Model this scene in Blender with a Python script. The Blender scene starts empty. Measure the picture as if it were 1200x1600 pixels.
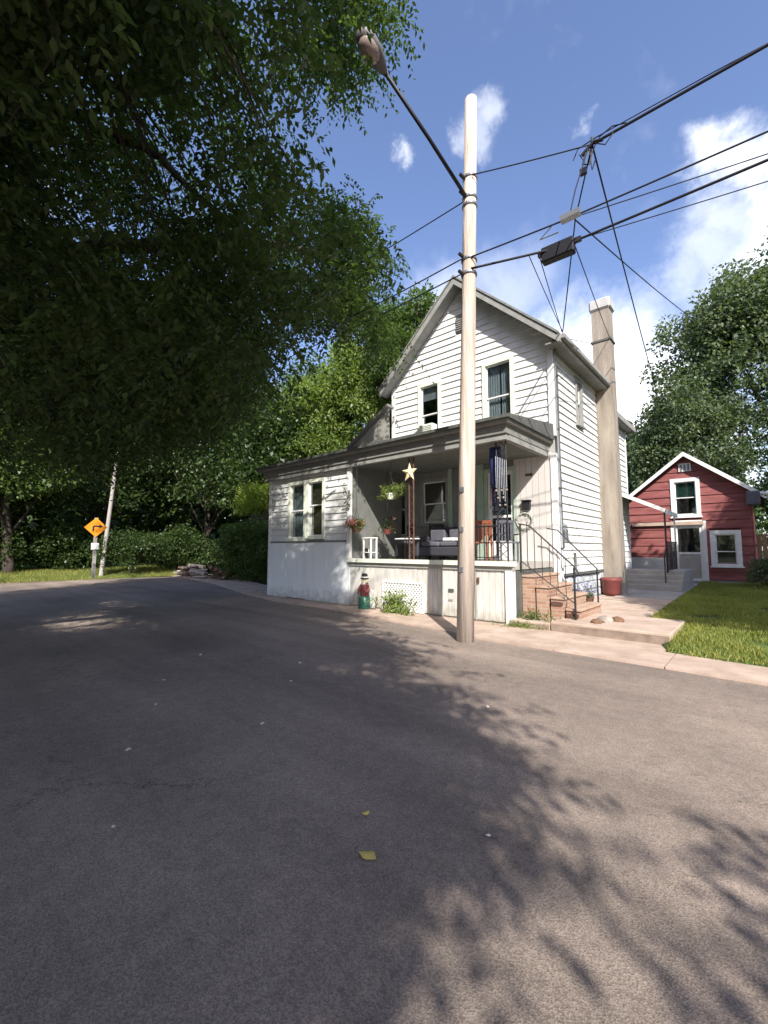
import bpy, bmesh, math, random
import numpy as np
from mathutils import Vector, Matrix
R = math.radians
scn = bpy.context.scene
rnd = random.Random(7)
rng = np.random.default_rng(11)

# ------------------------------------------------------------------ camera, sky, sun, exposure
CAM_H, YAW, PITCH, FPX = 1.6, R(41.3), math.atan(58/675), 675.0
cd = bpy.data.cameras.new('camera'); cam = bpy.data.objects.new('camera', cd); scn.collection.objects.link(cam)
cd.sensor_fit = 'HORIZONTAL'; cd.sensor_width = 36; cd.lens = 36*FPX/1200; cd.clip_start = .05; cd.clip_end = 2000
cam.location = (0, 0, CAM_H); cam.rotation_euler = (R(90)+PITCH, 0, YAW); scn.camera = cam
SUN_TO = Vector((1.08, -1.0, 1.17)).normalized()
sl = bpy.data.lights.new('sun', 'SUN'); sl.energy = 4.25; sl.angle = R(.55); sl.color = (1, .95, .88)
so = bpy.data.objects.new('sun', sl); scn.collection.objects.link(so)
so.rotation_euler = (-SUN_TO).to_track_quat('-Z', 'Y').to_euler()
scn.view_settings.view_transform = 'Standard'; scn.view_settings.look = 'None'
scn.view_settings.gamma = 1; scn.view_settings.use_curve_mapping = False; scn.view_settings.exposure = 0.95
CF = Vector((-math.sin(YAW)*math.cos(PITCH), math.cos(YAW)*math.cos(PITCH), math.sin(PITCH)))
CR = Vector((math.cos(YAW), math.sin(YAW), 0)); CU = CR.cross(CF)
w = bpy.data.worlds.new('World'); scn.world = w; w.use_nodes = True
nt = w.node_tree; N = nt.nodes; L = nt.links
bgn = N['Background']; bgn.inputs['Strength'].default_value = .15
sky = N.new('ShaderNodeTexSky'); sky.sky_type = 'NISHITA'; sky.sun_disc = False
sky.sun_elevation = math.asin(SUN_TO.z); sky.sun_rotation = math.atan2(SUN_TO.x, SUN_TO.y)
sky.air_density = 1.0; sky.dust_density = 1.2; sky.ozone_density = 2.5
tc = N.new('ShaderNodeTexCoord')
def wn(op, a, b=None, c=None):
    n = N.new('ShaderNodeMath'); n.operation = op
    for i, v in enumerate((a, b, c)):
        if v is None: continue
        if isinstance(v, (int, float)): n.inputs[i].default_value = v
        else: L.new(v, n.inputs[i])
    return n.outputs[0]
n1 = N.new('ShaderNodeTexNoise'); n1.inputs['Scale'].default_value = 7; n1.inputs['Detail'].default_value = 8; n1.inputs['Roughness'].default_value = .62
L.new(tc.outputs['Generated'], n1.inputs['Vector'])
sub = N.new('ShaderNodeVectorMath'); sub.operation = 'SUBTRACT'; L.new(n1.outputs['Color'], sub.inputs[0]); sub.inputs[1].default_value = (.5, .5, .5)
sc_ = N.new('ShaderNodeVectorMath'); sc_.operation = 'SCALE'; L.new(sub.outputs[0], sc_.inputs[0]); sc_.inputs['Scale'].default_value = .20
wv = N.new('ShaderNodeVectorMath'); wv.operation = 'ADD'; L.new(tc.outputs['Generated'], wv.inputs[0]); L.new(sc_.outputs[0], wv.inputs[1])
def sky_dir(px, py): return (CF + CR*((px-600)/FPX) - CU*((py-800)/FPX)).normalized()
tot = None
# clouds: a bank low over the roofs, a tall one to the right with streaks, two small puffs
for px, py, r, k in [(900, 585, .15, 1.3), (950, 580, .15, 1.3), (995, 615, .14, 1.3), (930, 690, .2, 1.3), (1010, 690, .16, 1.2), (1040, 760, .2, 1.2),
                  (1118, 255, .055, .9), (1165, 262, .06, .9), (1225, 260, .08, .9), (1150, 325, .07, .45), (1195, 335, .07, .45), (1110, 385, .07, .42), (1060, 425, .06, .38), (1000, 465, .05, .3), (930, 490, .04, .22),
                  (612, 240, .030, .6), (600, 250, .024, .4), (772, 182, .042, .42), (756, 215, .035, .35), (930, 185, .022, .25),
                  (700, 500, .13, .5), (800, 450, .10, .3), (870, 560, .09, .8), (900, 540, .07, 1), (560, 420, .05, .3), (1350, 420, .25, .9), (-300, 300, .3, .6), (-900, 500, .35, .7)]:
    d = sky_dir(px, py)
    ds = N.new('ShaderNodeVectorMath'); ds.operation = 'DISTANCE'; L.new(wv.outputs[0], ds.inputs[0]); ds.inputs[1].default_value = d
    mr = N.new('ShaderNodeMapRange'); mr.interpolation_type = 'SMOOTHSTEP'
    L.new(ds.outputs['Value'], mr.inputs[0])
    for i, v in ((1, r*1.15), (2, r*.15), (3, 0), (4, k)): mr.inputs[i].default_value = v
    tot = mr.outputs[0] if tot is None else wn('MAXIMUM', tot, mr.outputs[0])
n2 = N.new('ShaderNodeTexNoise'); n2.inputs['Scale'].default_value = 2.3; n2.inputs['Detail'].default_value = 9; n2.inputs['Roughness'].default_value = .6
L.new(tc.outputs['Generated'], n2.inputs['Vector'])
mr = N.new('ShaderNodeMapRange'); L.new(n2.outputs['Fac'], mr.inputs[0])
for i, v in ((1, .60), (2, .85), (3, 0), (4, .3)): mr.inputs[i].default_value = v
tot = wn('MAXIMUM', tot, mr.outputs[0])
mrf = N.new('ShaderNodeMapRange'); L.new(n1.outputs['Fac'], mrf.inputs[0])
for i, v in ((1, .3), (2, .7), (3, .72), (4, 1.05)): mrf.inputs[i].default_value = v
tot = wn('MULTIPLY', tot, mrf.outputs[0])
sg = N.new('ShaderNodeMix'); sg.data_type = 'RGBA'; sg.blend_type = 'MULTIPLY'; sg.inputs['Factor'].default_value = 1
L.new(sky.outputs[0], sg.inputs['A']); sg.inputs['B'].default_value = (.92, .865, .95, 1)
mx = N.new('ShaderNodeMix'); mx.data_type = 'RGBA'; L.new(tot, mx.inputs['Factor']); L.new(sg.outputs['Result'], mx.inputs['A']); mx.inputs['B'].default_value = (6.4, 6.5, 6.7, 1)
L.new(mx.outputs['Result'], bgn.inputs['Color'])

# ------------------------------------------------------------------ materials
def mat(name, col, rough=.75, var=.12, scale=3., bump=0., bscale=60., spec=.3, metal=0., col2=None, stretch=None, detail=6, dirt=None):
    m = bpy.data.materials.new(name); m.use_nodes = True; t = m.node_tree; nn = t.nodes; ll = t.links
    b = nn['Principled BSDF']; b.inputs['Roughness'].default_value = rough; b.inputs['Metallic'].default_value = metal
    b.inputs['Specular IOR Level'].default_value = spec
    g = nn.new('ShaderNodeNewGeometry'); vec = g.outputs['Position']
    if stretch:
        mp = nn.new('ShaderNodeMapping'); mp.inputs['Scale'].default_value = stretch; ll.new(vec, mp.inputs['Vector']); vec = mp.outputs[0]
    nz = nn.new('ShaderNodeTexNoise'); nz.inputs['Scale'].default_value = scale; nz.inputs['Detail'].default_value = detail; nz.inputs['Roughness'].default_value = .6
    ll.new(vec, nz.inputs['Vector'])
    mr = nn.new('ShaderNodeMapRange'); ll.new(nz.outputs['Fac'], mr.inputs[0])
    for i, v in ((1, .3), (2, .7), (3, 0), (4, 1)): mr.inputs[i].default_value = v
    mx = nn.new('ShaderNodeMix'); mx.data_type = 'RGBA'
    c2 = col2 if col2 else tuple(min(1, c*(1+var)) for c in col); c1 = col if col2 else tuple(c*(1-var) for c in col)
    mx.inputs['A'].default_value = (*c1, 1); mx.inputs['B'].default_value = (*c2, 1); ll.new(mr.outputs[0], mx.inputs['Factor'])
    if dirt:   # splashed soil that thins out with height
        sx = nn.new('ShaderNodeSeparateXYZ'); ll.new(g.outputs['Position'], sx.inputs[0])
        dn = nn.new('ShaderNodeTexNoise'); dn.inputs['Scale'].default_value = 7; dn.inputs['Detail'].default_value = 8; ll.new(g.outputs['Position'], dn.inputs['Vector'])
        ma = nn.new('ShaderNodeMath'); ma.operation = 'MULTIPLY_ADD'; ll.new(dn.outputs['Fac'], ma.inputs[0]); ma.inputs[1].default_value = -dirt[0]*1.6; ll.new(sx.outputs[2], ma.inputs[2])
        dr = nn.new('ShaderNodeMapRange'); ll.new(ma.outputs[0], dr.inputs[0])
        for i, v in ((1, -dirt[0]*.9), (2, dirt[0]*.1), (3, .75), (4, 0)): dr.inputs[i].default_value = v
        m3 = nn.new('ShaderNodeMix'); m3.data_type = 'RGBA'; ll.new(dr.outputs[0], m3.inputs['Factor']); ll.new(mx.outputs['Result'], m3.inputs['A']); m3.inputs['B'].default_value = (*dirt[1], 1); mx = m3
    ll.new(mx.outputs['Result'], b.inputs['Base Color'])
    if bump:
        nb = nn.new('ShaderNodeTexNoise'); nb.inputs['Scale'].default_value = bscale; nb.inputs['Detail'].default_value = 4; ll.new(vec, nb.inputs['Vector'])
        bp = nn.new('ShaderNodeBump'); bp.inputs['Strength'].default_value = bump; bp.inputs['Distance'].default_value = .02; ll.new(nb.outputs['Fac'], bp.inputs['Height']); ll.new(bp.outputs[0], b.inputs['Normal'])
    return m
def leafmat(name, c1, c2, trans=.35):
    m = bpy.data.materials.new(name); m.use_nodes = True; t = m.node_tree; nn = t.nodes; ll = t.links
    for n in list(nn): nn.remove(n)
    o = nn.new('ShaderNodeOutputMaterial'); g = nn.new('ShaderNodeNewGeometry')
    nz = nn.new('ShaderNodeTexNoise'); nz.inputs['Scale'].default_value = .9; nz.inputs['Detail'].default_value = 3; ll.new(g.outputs['Position'], nz.inputs['Vector'])
    a = nn.new('ShaderNodeMath'); a.operation = 'MULTIPLY_ADD'; ll.new(g.outputs['Random Per Island'], a.inputs[0]); a.inputs[1].default_value = .65
    s = nn.new('ShaderNodeMath'); s.operation = 'MULTIPLY_ADD'; ll.new(nz.outputs['Fac'], s.inputs[0]); s.inputs[1].default_value = 1.1; s.inputs[2].default_value = -.38
    ll.new(s.outputs[0], a.inputs[2])
    mx = nn.new('ShaderNodeMix'); mx.data_type = 'RGBA'; ll.new(a.outputs[0], mx.inputs['Factor']); mx.inputs['A'].default_value = (*c1, 1); mx.inputs['B'].default_value = (*c2, 1)
    p = nn.new('ShaderNodeBsdfPrincipled'); p.inputs['Roughness'].default_value = .42; p.inputs['Specular IOR Level'].default_value = .35
    ll.new(mx.outputs['Result'], p.inputs['Base Color'])
    tr = nn.new('ShaderNodeBsdfTranslucent'); br = nn.new('ShaderNodeMix'); br.data_type = 'RGBA'; br.blend_type = 'MULTIPLY'; br.inputs['Factor'].default_value = 1
    ll.new(mx.outputs['Result'], br.inputs['A']); br.inputs['B'].default_value = (1.5, 1.7, .6, 1); ll.new(br.outputs['Result'], tr.inputs['Color'])
    ms = nn.new('ShaderNodeMixShader'); ms.inputs[0].default_value = trans; ll.new(p.outputs[0], ms.inputs[1]); ll.new(tr.outputs[0], ms.inputs[2]); ll.new(ms.outputs[0], o.inputs[0])
    return m
def glassmat(name, tint=(.75, .8, .82)):
    m = bpy.data.materials.new(name); m.use_nodes = True; t = m.node_tree; nn = t.nodes; ll = t.links
    for n in list(nn): nn.remove(n)
    o = nn.new('ShaderNodeOutputMaterial'); lw = nn.new('ShaderNodeLayerWeight'); lw.inputs[0].default_value = .35; f = nn.new('ShaderNodeMath'); f.operation = 'MULTIPLY_ADD'; ll.new(lw.outputs['Facing'], f.inputs[0]); f.inputs[1].default_value = .5; f.inputs[2].default_value = .08
    tr = nn.new('ShaderNodeBsdfTransparent'); tr.inputs[0].default_value = (*tint, 1); gl = nn.new('ShaderNodeBsdfGlossy'); gl.inputs['Roughness'].default_value = .04
    ms = nn.new('ShaderNodeMixShader'); ll.new(f.outputs[0], ms.inputs[0]); ll.new(tr.outputs[0], ms.inputs[1]); ll.new(gl.outputs[0], ms.inputs[2]); ll.new(ms.outputs[0], o.inputs[0])
    return m
M = dict(
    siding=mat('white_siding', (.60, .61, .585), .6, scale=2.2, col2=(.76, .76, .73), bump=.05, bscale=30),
    trim=mat('cream_trim', (.62, .66, .52), .6, scale=4, col2=(.74, .76, .66)),
    white=mat('white_paint', (.74, .73, .70), .6, var=.08, scale=5),
    green=mat('sage_green_trim', (.36, .45, .36), .6, var=.12),
    blueish=mat('pale_blue_plywood', (.73, .77, .76), .75, scale=2.2, col2=(.82, .84, .82), stretch=(2.5, 2.5, .25), dirt=(.45, (.30, .31, .27))),
    skirt=mat('worn_white_boards', (.46, .44, .39), .75, scale=7, col2=(.68, .66, .61), stretch=(1, 1, .25), dirt=(.4, (.26, .24, .18))),
    fascia=mat('weathered_fascia', (.16, .165, .15), .8, scale=6, col2=(.26, .26, .235), stretch=(1, 1, 3)),
    fasciadark=mat('dark_gutter', (.095, .10, .09), .6, var=.3, scale=8),
    rake=mat('grey_rake_boards', (.27, .27, .25), .8, var=.18, scale=4),
    roof=mat('asphalt_shingle', (.20, .195, .18), .9, var=.25, scale=20, bump=.4, bscale=80),
    roofdark=mat('dark_shingle', (.10, .10, .095), .9, var=.3, scale=20, bump=.4, bscale=80),
    wall=mat('house_sheathing', (.35, .35, .33), .9),
    stuccogrey=mat('weathered_grey_wall', (.25, .25, .22), .9, scale=5, col2=(.34, .335, .30)),
    panel=mat('porch_panelling', (.52, .49, .46), .7, scale=3, col2=(.62, .59, .55), stretch=(1, 1, .15)),
    chimney=mat('painted_chimney', (.20, .17, .135), .9, scale=3.5, col2=(.35, .305, .25), bump=.4, bscale=25, stretch=(1.5, 1.5, .25)),
    chimcap=mat('chimney_cap_mortar', (.36, .35, .32), .9, scale=6, col2=(.52, .51, .48)),
    stone=mat('painted_stone', (.34, .38, .42), .85, scale=2.5, col2=(.62, .64, .64), bump=.6, bscale=18),
    mortar=mat('foundation_mortar', (.30, .31, .31), .95),
    treadstone=mat('worn_tread', (.34, .22, .15), .9, scale=6, col2=(.48, .36, .27), bump=.3, bscale=50),
    brick=mat('orange_brick', (.36, .17, .10), .9, scale=5, col2=(.48, .27, .18), bump=.3, bscale=40),
    concrete=mat('worn_concrete', (.36, .27, .205), .9, scale=2.2, col2=(.54, .42, .34), bump=.25, bscale=60),
    greyconc=mat('grey_concrete', (.32, .30, .27), .9, scale=2, col2=(.42, .39, .35), bump=.25, bscale=60),
    iron=mat('black_iron', (.02, .02, .022), .5, var=.3),
    rust=mat('rusty_brown_iron', (.10, .055, .04), .7, var=.3, scale=12),
    redside=mat('red_siding', (.19, .055, .055), .85, scale=3.5, col2=(.31, .115, .105), stretch=(.4, 1, 3), bump=.1, bscale=30),
    porchdark=mat('shaded_olive_grey', (.16, .165, .15), .8, var=.15, scale=4),  # olive grey, darkened to carry the deep shade inside the porch
    porchsiding=mat('shaded_porch_boards', (.24, .24, .23), .8, var=.15, scale=4),  # darker copy of the siding, porch shade put into the colour
    riser=mat('stained_concrete', (.17, .13, .10), .95, scale=5, col2=(.30, .23, .18)),
    redwall=mat('dark_red_backing', (.10, .02, .02), .9),
    dark=mat('dark_interior', (.015, .015, .017), .9),
    glass=glassmat('window_glass'),
    curtain=mat('pale_curtain', (.45, .45, .44), .9, scale=9, col2=(.62, .62, .60), stretch=(1, 1, .1)),
    blind=mat('brown_blind', (.17, .11, .07), .8, var=.15),
    bark=mat('dark_bark', (.045, .036, .028), .95, scale=6, col2=(.09, .075, .06), bump=.8, bscale=14, stretch=(1, 1, .3)),
    polewood=mat('weathered_pole_wood', (.38, .30, .235), .85, scale=16, col2=(.67, .58, .50), bump=.7, bscale=40, stretch=(1, 1, .05)),
    wire=mat('black_cable', (.012, .012, .016), .6),
    galv=mat('galvanised_steel', (.30, .31, .32), .45, var=.15, metal=.7),
    lamp=mat('lamp_housing', (.16, .15, .15), .5, var=.2),
    lens=mat('lamp_lens', (.28, .22, .19), .25, var=.2, scale=20, spec=.6),
    wicker=mat('dark_wicker', (.045, .045, .055), .7, var=.4, scale=40, bump=.5, bscale=90),
    cushion=mat('grey_cushion', (.10, .10, .12), .9, var=.2),
    orangewood=mat('orange_wood', (.26, .085, .045), .5, var=.2),
    bannerblue=mat('navy_cloth', (.03, .04, .12), .9, var=.3, scale=8),
    star=mat('pale_yellow_metal', (.78, .68, .42), .5, var=.1),
    pink=mat('pink_petals', (.75, .27, .22), .7, var=.3, scale=30),
    terracotta=mat('maroon_tub', (.18, .05, .045), .5, var=.15),
    potgreen=mat('dark_green_glaze', (.03, .10, .065), .35, var=.2),
    signor=mat('orange_sign_sheet', (.72, .27, .015), .5, var=.05), signblack=mat('black_sign_paint', (.02, .02, .02), .5),
    wood=mat('tan_fence_wood', (.34, .22, .13), .85, var=.2, stretch=(1, 1, .2)),
    earth=mat('bare_earth', (.09, .075, .05), 1, scale=2, col2=(.06, .09, .03), bump=.5, bscale=20),
    turf=mat('lawn_soil', (.06, .10, .02), 1, scale=3, col2=(.09, .13, .03), bump=.5, bscale=40),
    rubble=mat('broken_concrete', (.33, .28, .24), .95, var=.25, scale=5, bump=.5, bscale=20),
    log=mat('brown_timber', (.17, .10, .065), .95, var=.3, scale=8),
)
def asphalt():
    m = bpy.data.materials.new('asphalt'); m.use_nodes = True; t = m.node_tree; nn = t.nodes; ll = t.links
    b = nn['Principled BSDF']; b.inputs['Roughness'].default_value = .82; b.inputs['Specular IOR Level'].default_value = .35
    g = nn.new('ShaderNodeNewGeometry')
    def noise(s, d=4, r=.6):
        n = nn.new('ShaderNodeTexNoise'); n.inputs['Scale'].default_value = s; n.inputs['Detail'].default_value = d; n.inputs['Roughness'].default_value = r; ll.new(g.outputs['Position'], n.inputs['Vector']); return n
    def ramp(src, a, bb, c1, c2):
        r = nn.new('ShaderNodeMapRange'); ll.new(src, r.inputs[0])
        for i, v in ((1, a), (2, bb), (3, c1), (4, c2)): r.inputs[i].default_value = v
        return r.outputs[0]
    big = ramp(noise(.33, 5).outputs['Fac'], .35, .65, 0, 1)
    mx = nn.new('ShaderNodeMix'); mx.data_type = 'RGBA'; ll.new(big, mx.inputs['Factor']); mx.inputs['A'].default_value = (.185, .150, .124, 1); mx.inputs['B'].default_value = (.30, .238, .192, 1)
    v = nn.new('ShaderNodeTexVoronoi'); v.inputs['Scale'].default_value = 150; ll.new(g.outputs['Position'], v.inputs['Vector'])
    sp = nn.new('ShaderNodeSeparateColor'); ll.new(v.outputs['Color'], sp.inputs[0])
    gr = ramp(sp.outputs[0], 0, 1, .68, 1.32)
    mid = ramp(noise(9, 8, .75).outputs['Fac'], .3, .7, .80, 1.18)
    f = nn.new('ShaderNodeMath'); f.operation = 'MULTIPLY'; ll.new(gr, f.inputs[0]); ll.new(mid, f.inputs[1])
    # worn lanes that follow the road, and patches of old sealer
    mp = nn.new('ShaderNodeMapping'); mp.inputs['Scale'].default_value = (.12, 1.25, 1); mp.inputs['Rotation'].default_value = (0, 0, .12); ll.new(g.outputs['Position'], mp.inputs['Vector'])
    ln = nn.new('ShaderNodeTexNoise'); ln.inputs['Scale'].default_value = 1.1; ln.inputs['Detail'].default_value = 5; ll.new(mp.outputs[0], ln.inputs['Vector'])
    f2 = nn.new('ShaderNodeMath'); f2.operation = 'MULTIPLY'; ll.new(f.outputs[0], f2.inputs[0]); ll.new(ramp(ln.outputs['Fac'], .35, .65, .84, 1.14), f2.inputs[1])
    # hairline cracks
    wp = nn.new('ShaderNodeVectorMath'); wp.operation = 'SCALE'; ll.new(noise(1.7, 6, .7).outputs['Color'], wp.inputs[0]); wp.inputs['Scale'].default_value = 1.1
    wa = nn.new('ShaderNodeVectorMath'); wa.operation = 'ADD'; ll.new(g.outputs['Position'], wa.inputs[0]); ll.new(wp.outputs[0], wa.inputs[1])
    vc = nn.new('ShaderNodeTexVoronoi'); vc.feature = 'DISTANCE_TO_EDGE'; vc.inputs['Scale'].default_value = .42; ll.new(wa.outputs[0], vc.inputs['Vector'])
    cr = ramp(vc.outputs['Distance'], .0015, .006, 1, 0); cm = nn.new('ShaderNodeMath'); cm.operation = 'MULTIPLY'; ll.new(cr, cm.inputs[0]); ll.new(ramp(noise(.5, 3).outputs['Fac'], .5, .58, 0, .45), cm.inputs[1])
    ci = nn.new('ShaderNodeMath'); ci.operation = 'SUBTRACT'; ci.inputs[0].default_value = 1; ll.new(cm.outputs[0], ci.inputs[1])
    f3 = nn.new('ShaderNodeMath'); f3.operation = 'MULTIPLY'; ll.new(f2.outputs[0], f3.inputs[0]); ll.new(ci.outputs[0], f3.inputs[1])
    m2 = nn.new('ShaderNodeVectorMath'); m2.operation = 'SCALE'; ll.new(mx.outputs['Result'], m2.inputs[0]); ll.new(f3.outputs[0], m2.inputs['Scale'])
    ll.new(m2.outputs[0], b.inputs['Base Color'])
    bp = nn.new('ShaderNodeBump'); bp.inputs['Strength'].default_value = .35; bp.inputs['Distance'].default_value = .005; ll.new(v.outputs['Distance'], bp.inputs['Height']); ll.new(bp.outputs[0], b.inputs['Normal'])
    return m
M['asphalt'] = asphalt()
def brickmat():
    m = mat('step_brick', (.3, .2, .15), .9, bump=0); t = m.node_tree; nn = t.nodes; ll = t.links
    g = nn.new('ShaderNodeNewGeometry'); sx = nn.new('ShaderNodeSeparateXYZ'); ll.new(g.outputs['Position'], sx.inputs[0])
    ad = nn.new('ShaderNodeMath'); ad.operation = 'ADD'; ll.new(sx.outputs[0], ad.inputs[0]); ll.new(sx.outputs[1], ad.inputs[1])
    cx = nn.new('ShaderNodeCombineXYZ'); ll.new(ad.outputs[0], cx.inputs[0]); ll.new(sx.outputs[2], cx.inputs[1])
    b = nn.new('ShaderNodeTexBrick'); b.inputs['Scale'].default_value = 1; b.inputs['Brick Width'].default_value = .21; b.inputs['Row Height'].default_value = .075; b.inputs['Mortar Size'].default_value = .009
    b.inputs['Color1'].default_value = (.34, .16, .095, 1); b.inputs['Color2'].default_value = (.46, .29, .19, 1); b.inputs['Mortar'].default_value = (.40, .36, .31, 1); ll.new(cx.outputs[0], b.inputs['Vector'])
    mx = next(n for n in nn if n.type == 'MIX'); p = nn['Principled BSDF']; m2 = nn.new('ShaderNodeMix'); m2.data_type = 'RGBA'; m2.inputs['Factor'].default_value = .25
    ll.new(b.outputs['Color'], m2.inputs['A']); ll.new(mx.outputs['Result'], m2.inputs['B']); ll.new(m2.outputs['Result'], p.inputs['Base Color'])
    bp = nn.new('ShaderNodeBump'); bp.inputs['Strength'].default_value = .6; bp.inputs['Distance'].default_value = -.01; ll.new(b.outputs['Fac'], bp.inputs['Height']); ll.new(bp.outputs[0], p.inputs['Normal']); return m
M['stepbrick'] = brickmat()

# ------------------------------------------------------------------ builders
def origin(o):
    v = Vector((0, 0, 0))
    while o is not None: v = v + o.location; o = o.parent
    return v
def link_mesh(name, me, m, parent=None, **props):
    o = bpy.data.objects.new(name, me); scn.collection.objects.link(o)
    if m is not None: me.materials.append(m)
    if parent is not None: o.parent = parent
    for k, v in props.items(): o[k] = v
    return o
def thing(name, label, cat, loc=(0, 0, 0), group=None, rz=0):
    o = bpy.data.objects.new(name, None); scn.collection.objects.link(o); o.location = loc; o.rotation_euler = (0, 0, rz)
    o.empty_display_size = .2; o['label'] = label; o['category'] = cat
    if group: o['group'] = group
    return o
class MB:
    def __init__(s): s.v = []; s.f = []
    def add(s, vs, fs):
        n = len(s.v); s.v += [tuple(v) for v in vs]; s.f += [tuple(n+i for i in f) for f in fs]; return s
    def hexa(s, p):   # 8 points: bottom loop 0-3, top loop 4-7
        return s.add(p, [(3, 2, 1, 0), (4, 5, 6, 7), (0, 1, 5, 4), (1, 2, 6, 5), (2, 3, 7, 6), (3, 0, 4, 7)])
    def box(s, x0, x1, y0, y1, z0, z1):
        return s.hexa([(x0, y0, z0), (x1, y0, z0), (x1, y1, z0), (x0, y1, z0), (x0, y0, z1), (x1, y0, z1), (x1, y1, z1), (x0, y1, z1)])
    def beam(s, a, b, w, h=None, upv=(0, 0, 1)):
        a = Vector(a); b = Vector(b); h = w if h is None else h; d = (b-a).normalized(); u = Vector(upv)
        if abs(d.dot(u)) > .98: u = Vector((0, 1, 0))
        r = d.cross(u).normalized(); u = r.cross(d); r = r*w/2; u = u*h/2
        return s.hexa([a-r-u, a+r-u, a+r+u, a-r+u, b-r-u, b+r-u, b+r+u, b-r+u])
    def tube(s, pts, rad, n=8, cap=True):
        pts = [Vector(p) for p in pts]; rad = rad if hasattr(rad, '__len__') else [rad]*len(pts); base = len(s.v); pr = None
        for i, p in enumerate(pts):
            d = (pts[min(i+1, len(pts)-1)]-pts[max(i-1, 0)]).normalized()
            if pr is None: pr = d.cross(Vector((0, 0, 1)) if abs(d.z) < .9 else Vector((1, 0, 0))).normalized()
            r = (pr - d*pr.dot(d)).normalized(); pr = r; u = d.cross(r)
            for k in range(n):
                a = 2*math.pi*k/n; s.v.append(tuple(p + (r*math.cos(a)+u*math.sin(a))*rad[i]))
        for i in range(len(pts)-1):
            for k in range(n):
                a = base+i*n+k; b = base+i*n+(k+1) % n; s.f.append((a, b, b+n, a+n))
        if cap: s.f.append(tuple(base+k for k in range(n))[::-1]); s.f.append(tuple(base+(len(pts)-1)*n+k for k in range(n)))
        return s
    def lathe(s, c, prof, n=16, sx=1, sy=1):
        base = len(s.v)
        for r, z in prof:
            for k in range(n):
                a = 2*math.pi*k/n; s.v.append((c[0]+r*sx*math.cos(a), c[1]+r*sy*math.sin(a), c[2]+z))
        for i in range(len(prof)-1):
            for k in range(n):
                a = base+i*n+k; b = base+i*n+(k+1) % n; s.f.append((a, b, b+n, a+n))
        s.f.append(tuple(base+k for k in range(n))[::-1]); s.f.append(tuple(base+(len(prof)-1)*n+k for k in range(n)))
        return s
    def prism(s, poly, z0, z1):
        n = len(poly); return s.add([(x, y, z0) for x, y in poly]+[(x, y, z1) for x, y in poly], [tuple(range(n))[::-1], tuple(range(n, 2*n))]+[(i, (i+1) % n, n+(i+1) % n, n+i) for i in range(n)])
    def ico(s, c, r, sub=1, jit=0, sc=(1, 1, 1)):
        bm = bmesh.new(); bmesh.ops.create_icosphere(bm, subdivisions=sub, radius=1)
        vs = [Vector((v.co.x*sc[0], v.co.y*sc[1], v.co.z*sc[2]))*r*(1+rnd.uniform(-jit, jit))+Vector(c) for v in bm.verts]
        bm.verts.ensure_lookup_table(); fs = [tuple(v.index for v in f.verts) for f in bm.faces]; bm.free(); return s.add(vs, fs)
    def build(s, name, m, parent=None, smooth=False, bevel=0, **props):
        o0 = origin(parent); me = bpy.data.meshes.new(name)
        me.from_pydata([tuple(Vector(v)-o0) for v in s.v], [], s.f); me.update()
        if bevel:
            bm = bmesh.new(); bm.from_mesh(me); bmesh.ops.bevel(bm, geom=list(bm.edges), offset=bevel, segments=1, affect='EDGES'); bm.to_mesh(me); bm.free()
        if smooth: me.shade_smooth()
        return link_mesh(name, me, M[m] if isinstance(m, str) else m, parent, **props)
def jit_box(x0, x1, y0, y1, z0, z1, j):
    b = MB().box(x0, x1, y0, y1, z0, z1); b.v = [(x+rnd.uniform(-j, j), y+rnd.uniform(-j, j), z+rnd.uniform(-j, j)) for x, y, z in b.v]; return b
def front(Y): return lambda u, z, off=0.: (u, Y-off, z)          # wall facing the street
def side(X): return lambda u, z, off=0.: (X+off, u, z)           # wall facing the yard on the right
def wbox(mb, W, u0, u1, z0, z1, o0, o1):
    return mb.hexa([W(u0, z0, o1), W(u1, z0, o1), W(u1, z0, o0), W(u0, z0, o0), W(u0, z1, o1), W(u1, z1, o1), W(u1, z1, o0), W(u0, z1, o0)])
def sheet(name, W, outer, holes, m, parent, thick=0):
    bm = bmesh.new()
    for loop in [outer]+[[(a, c), (b, c), (b, d), (a, d)] for a, b, c, d in holes]:
        vs = [bm.verts.new(Vector(W(u, z))-origin(parent)) for u, z in loop]
        for i in range(len(vs)): bm.edges.new((vs[i], vs[(i+1) % len(vs)]))
    bmesh.ops.triangle_fill(bm, use_beauty=True, use_dissolve=False, edges=list(bm.edges))
    me = bpy.data.meshes.new(name); bm.to_mesh(me); bm.free(); return link_mesh(name, me, M[m], parent)
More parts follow.
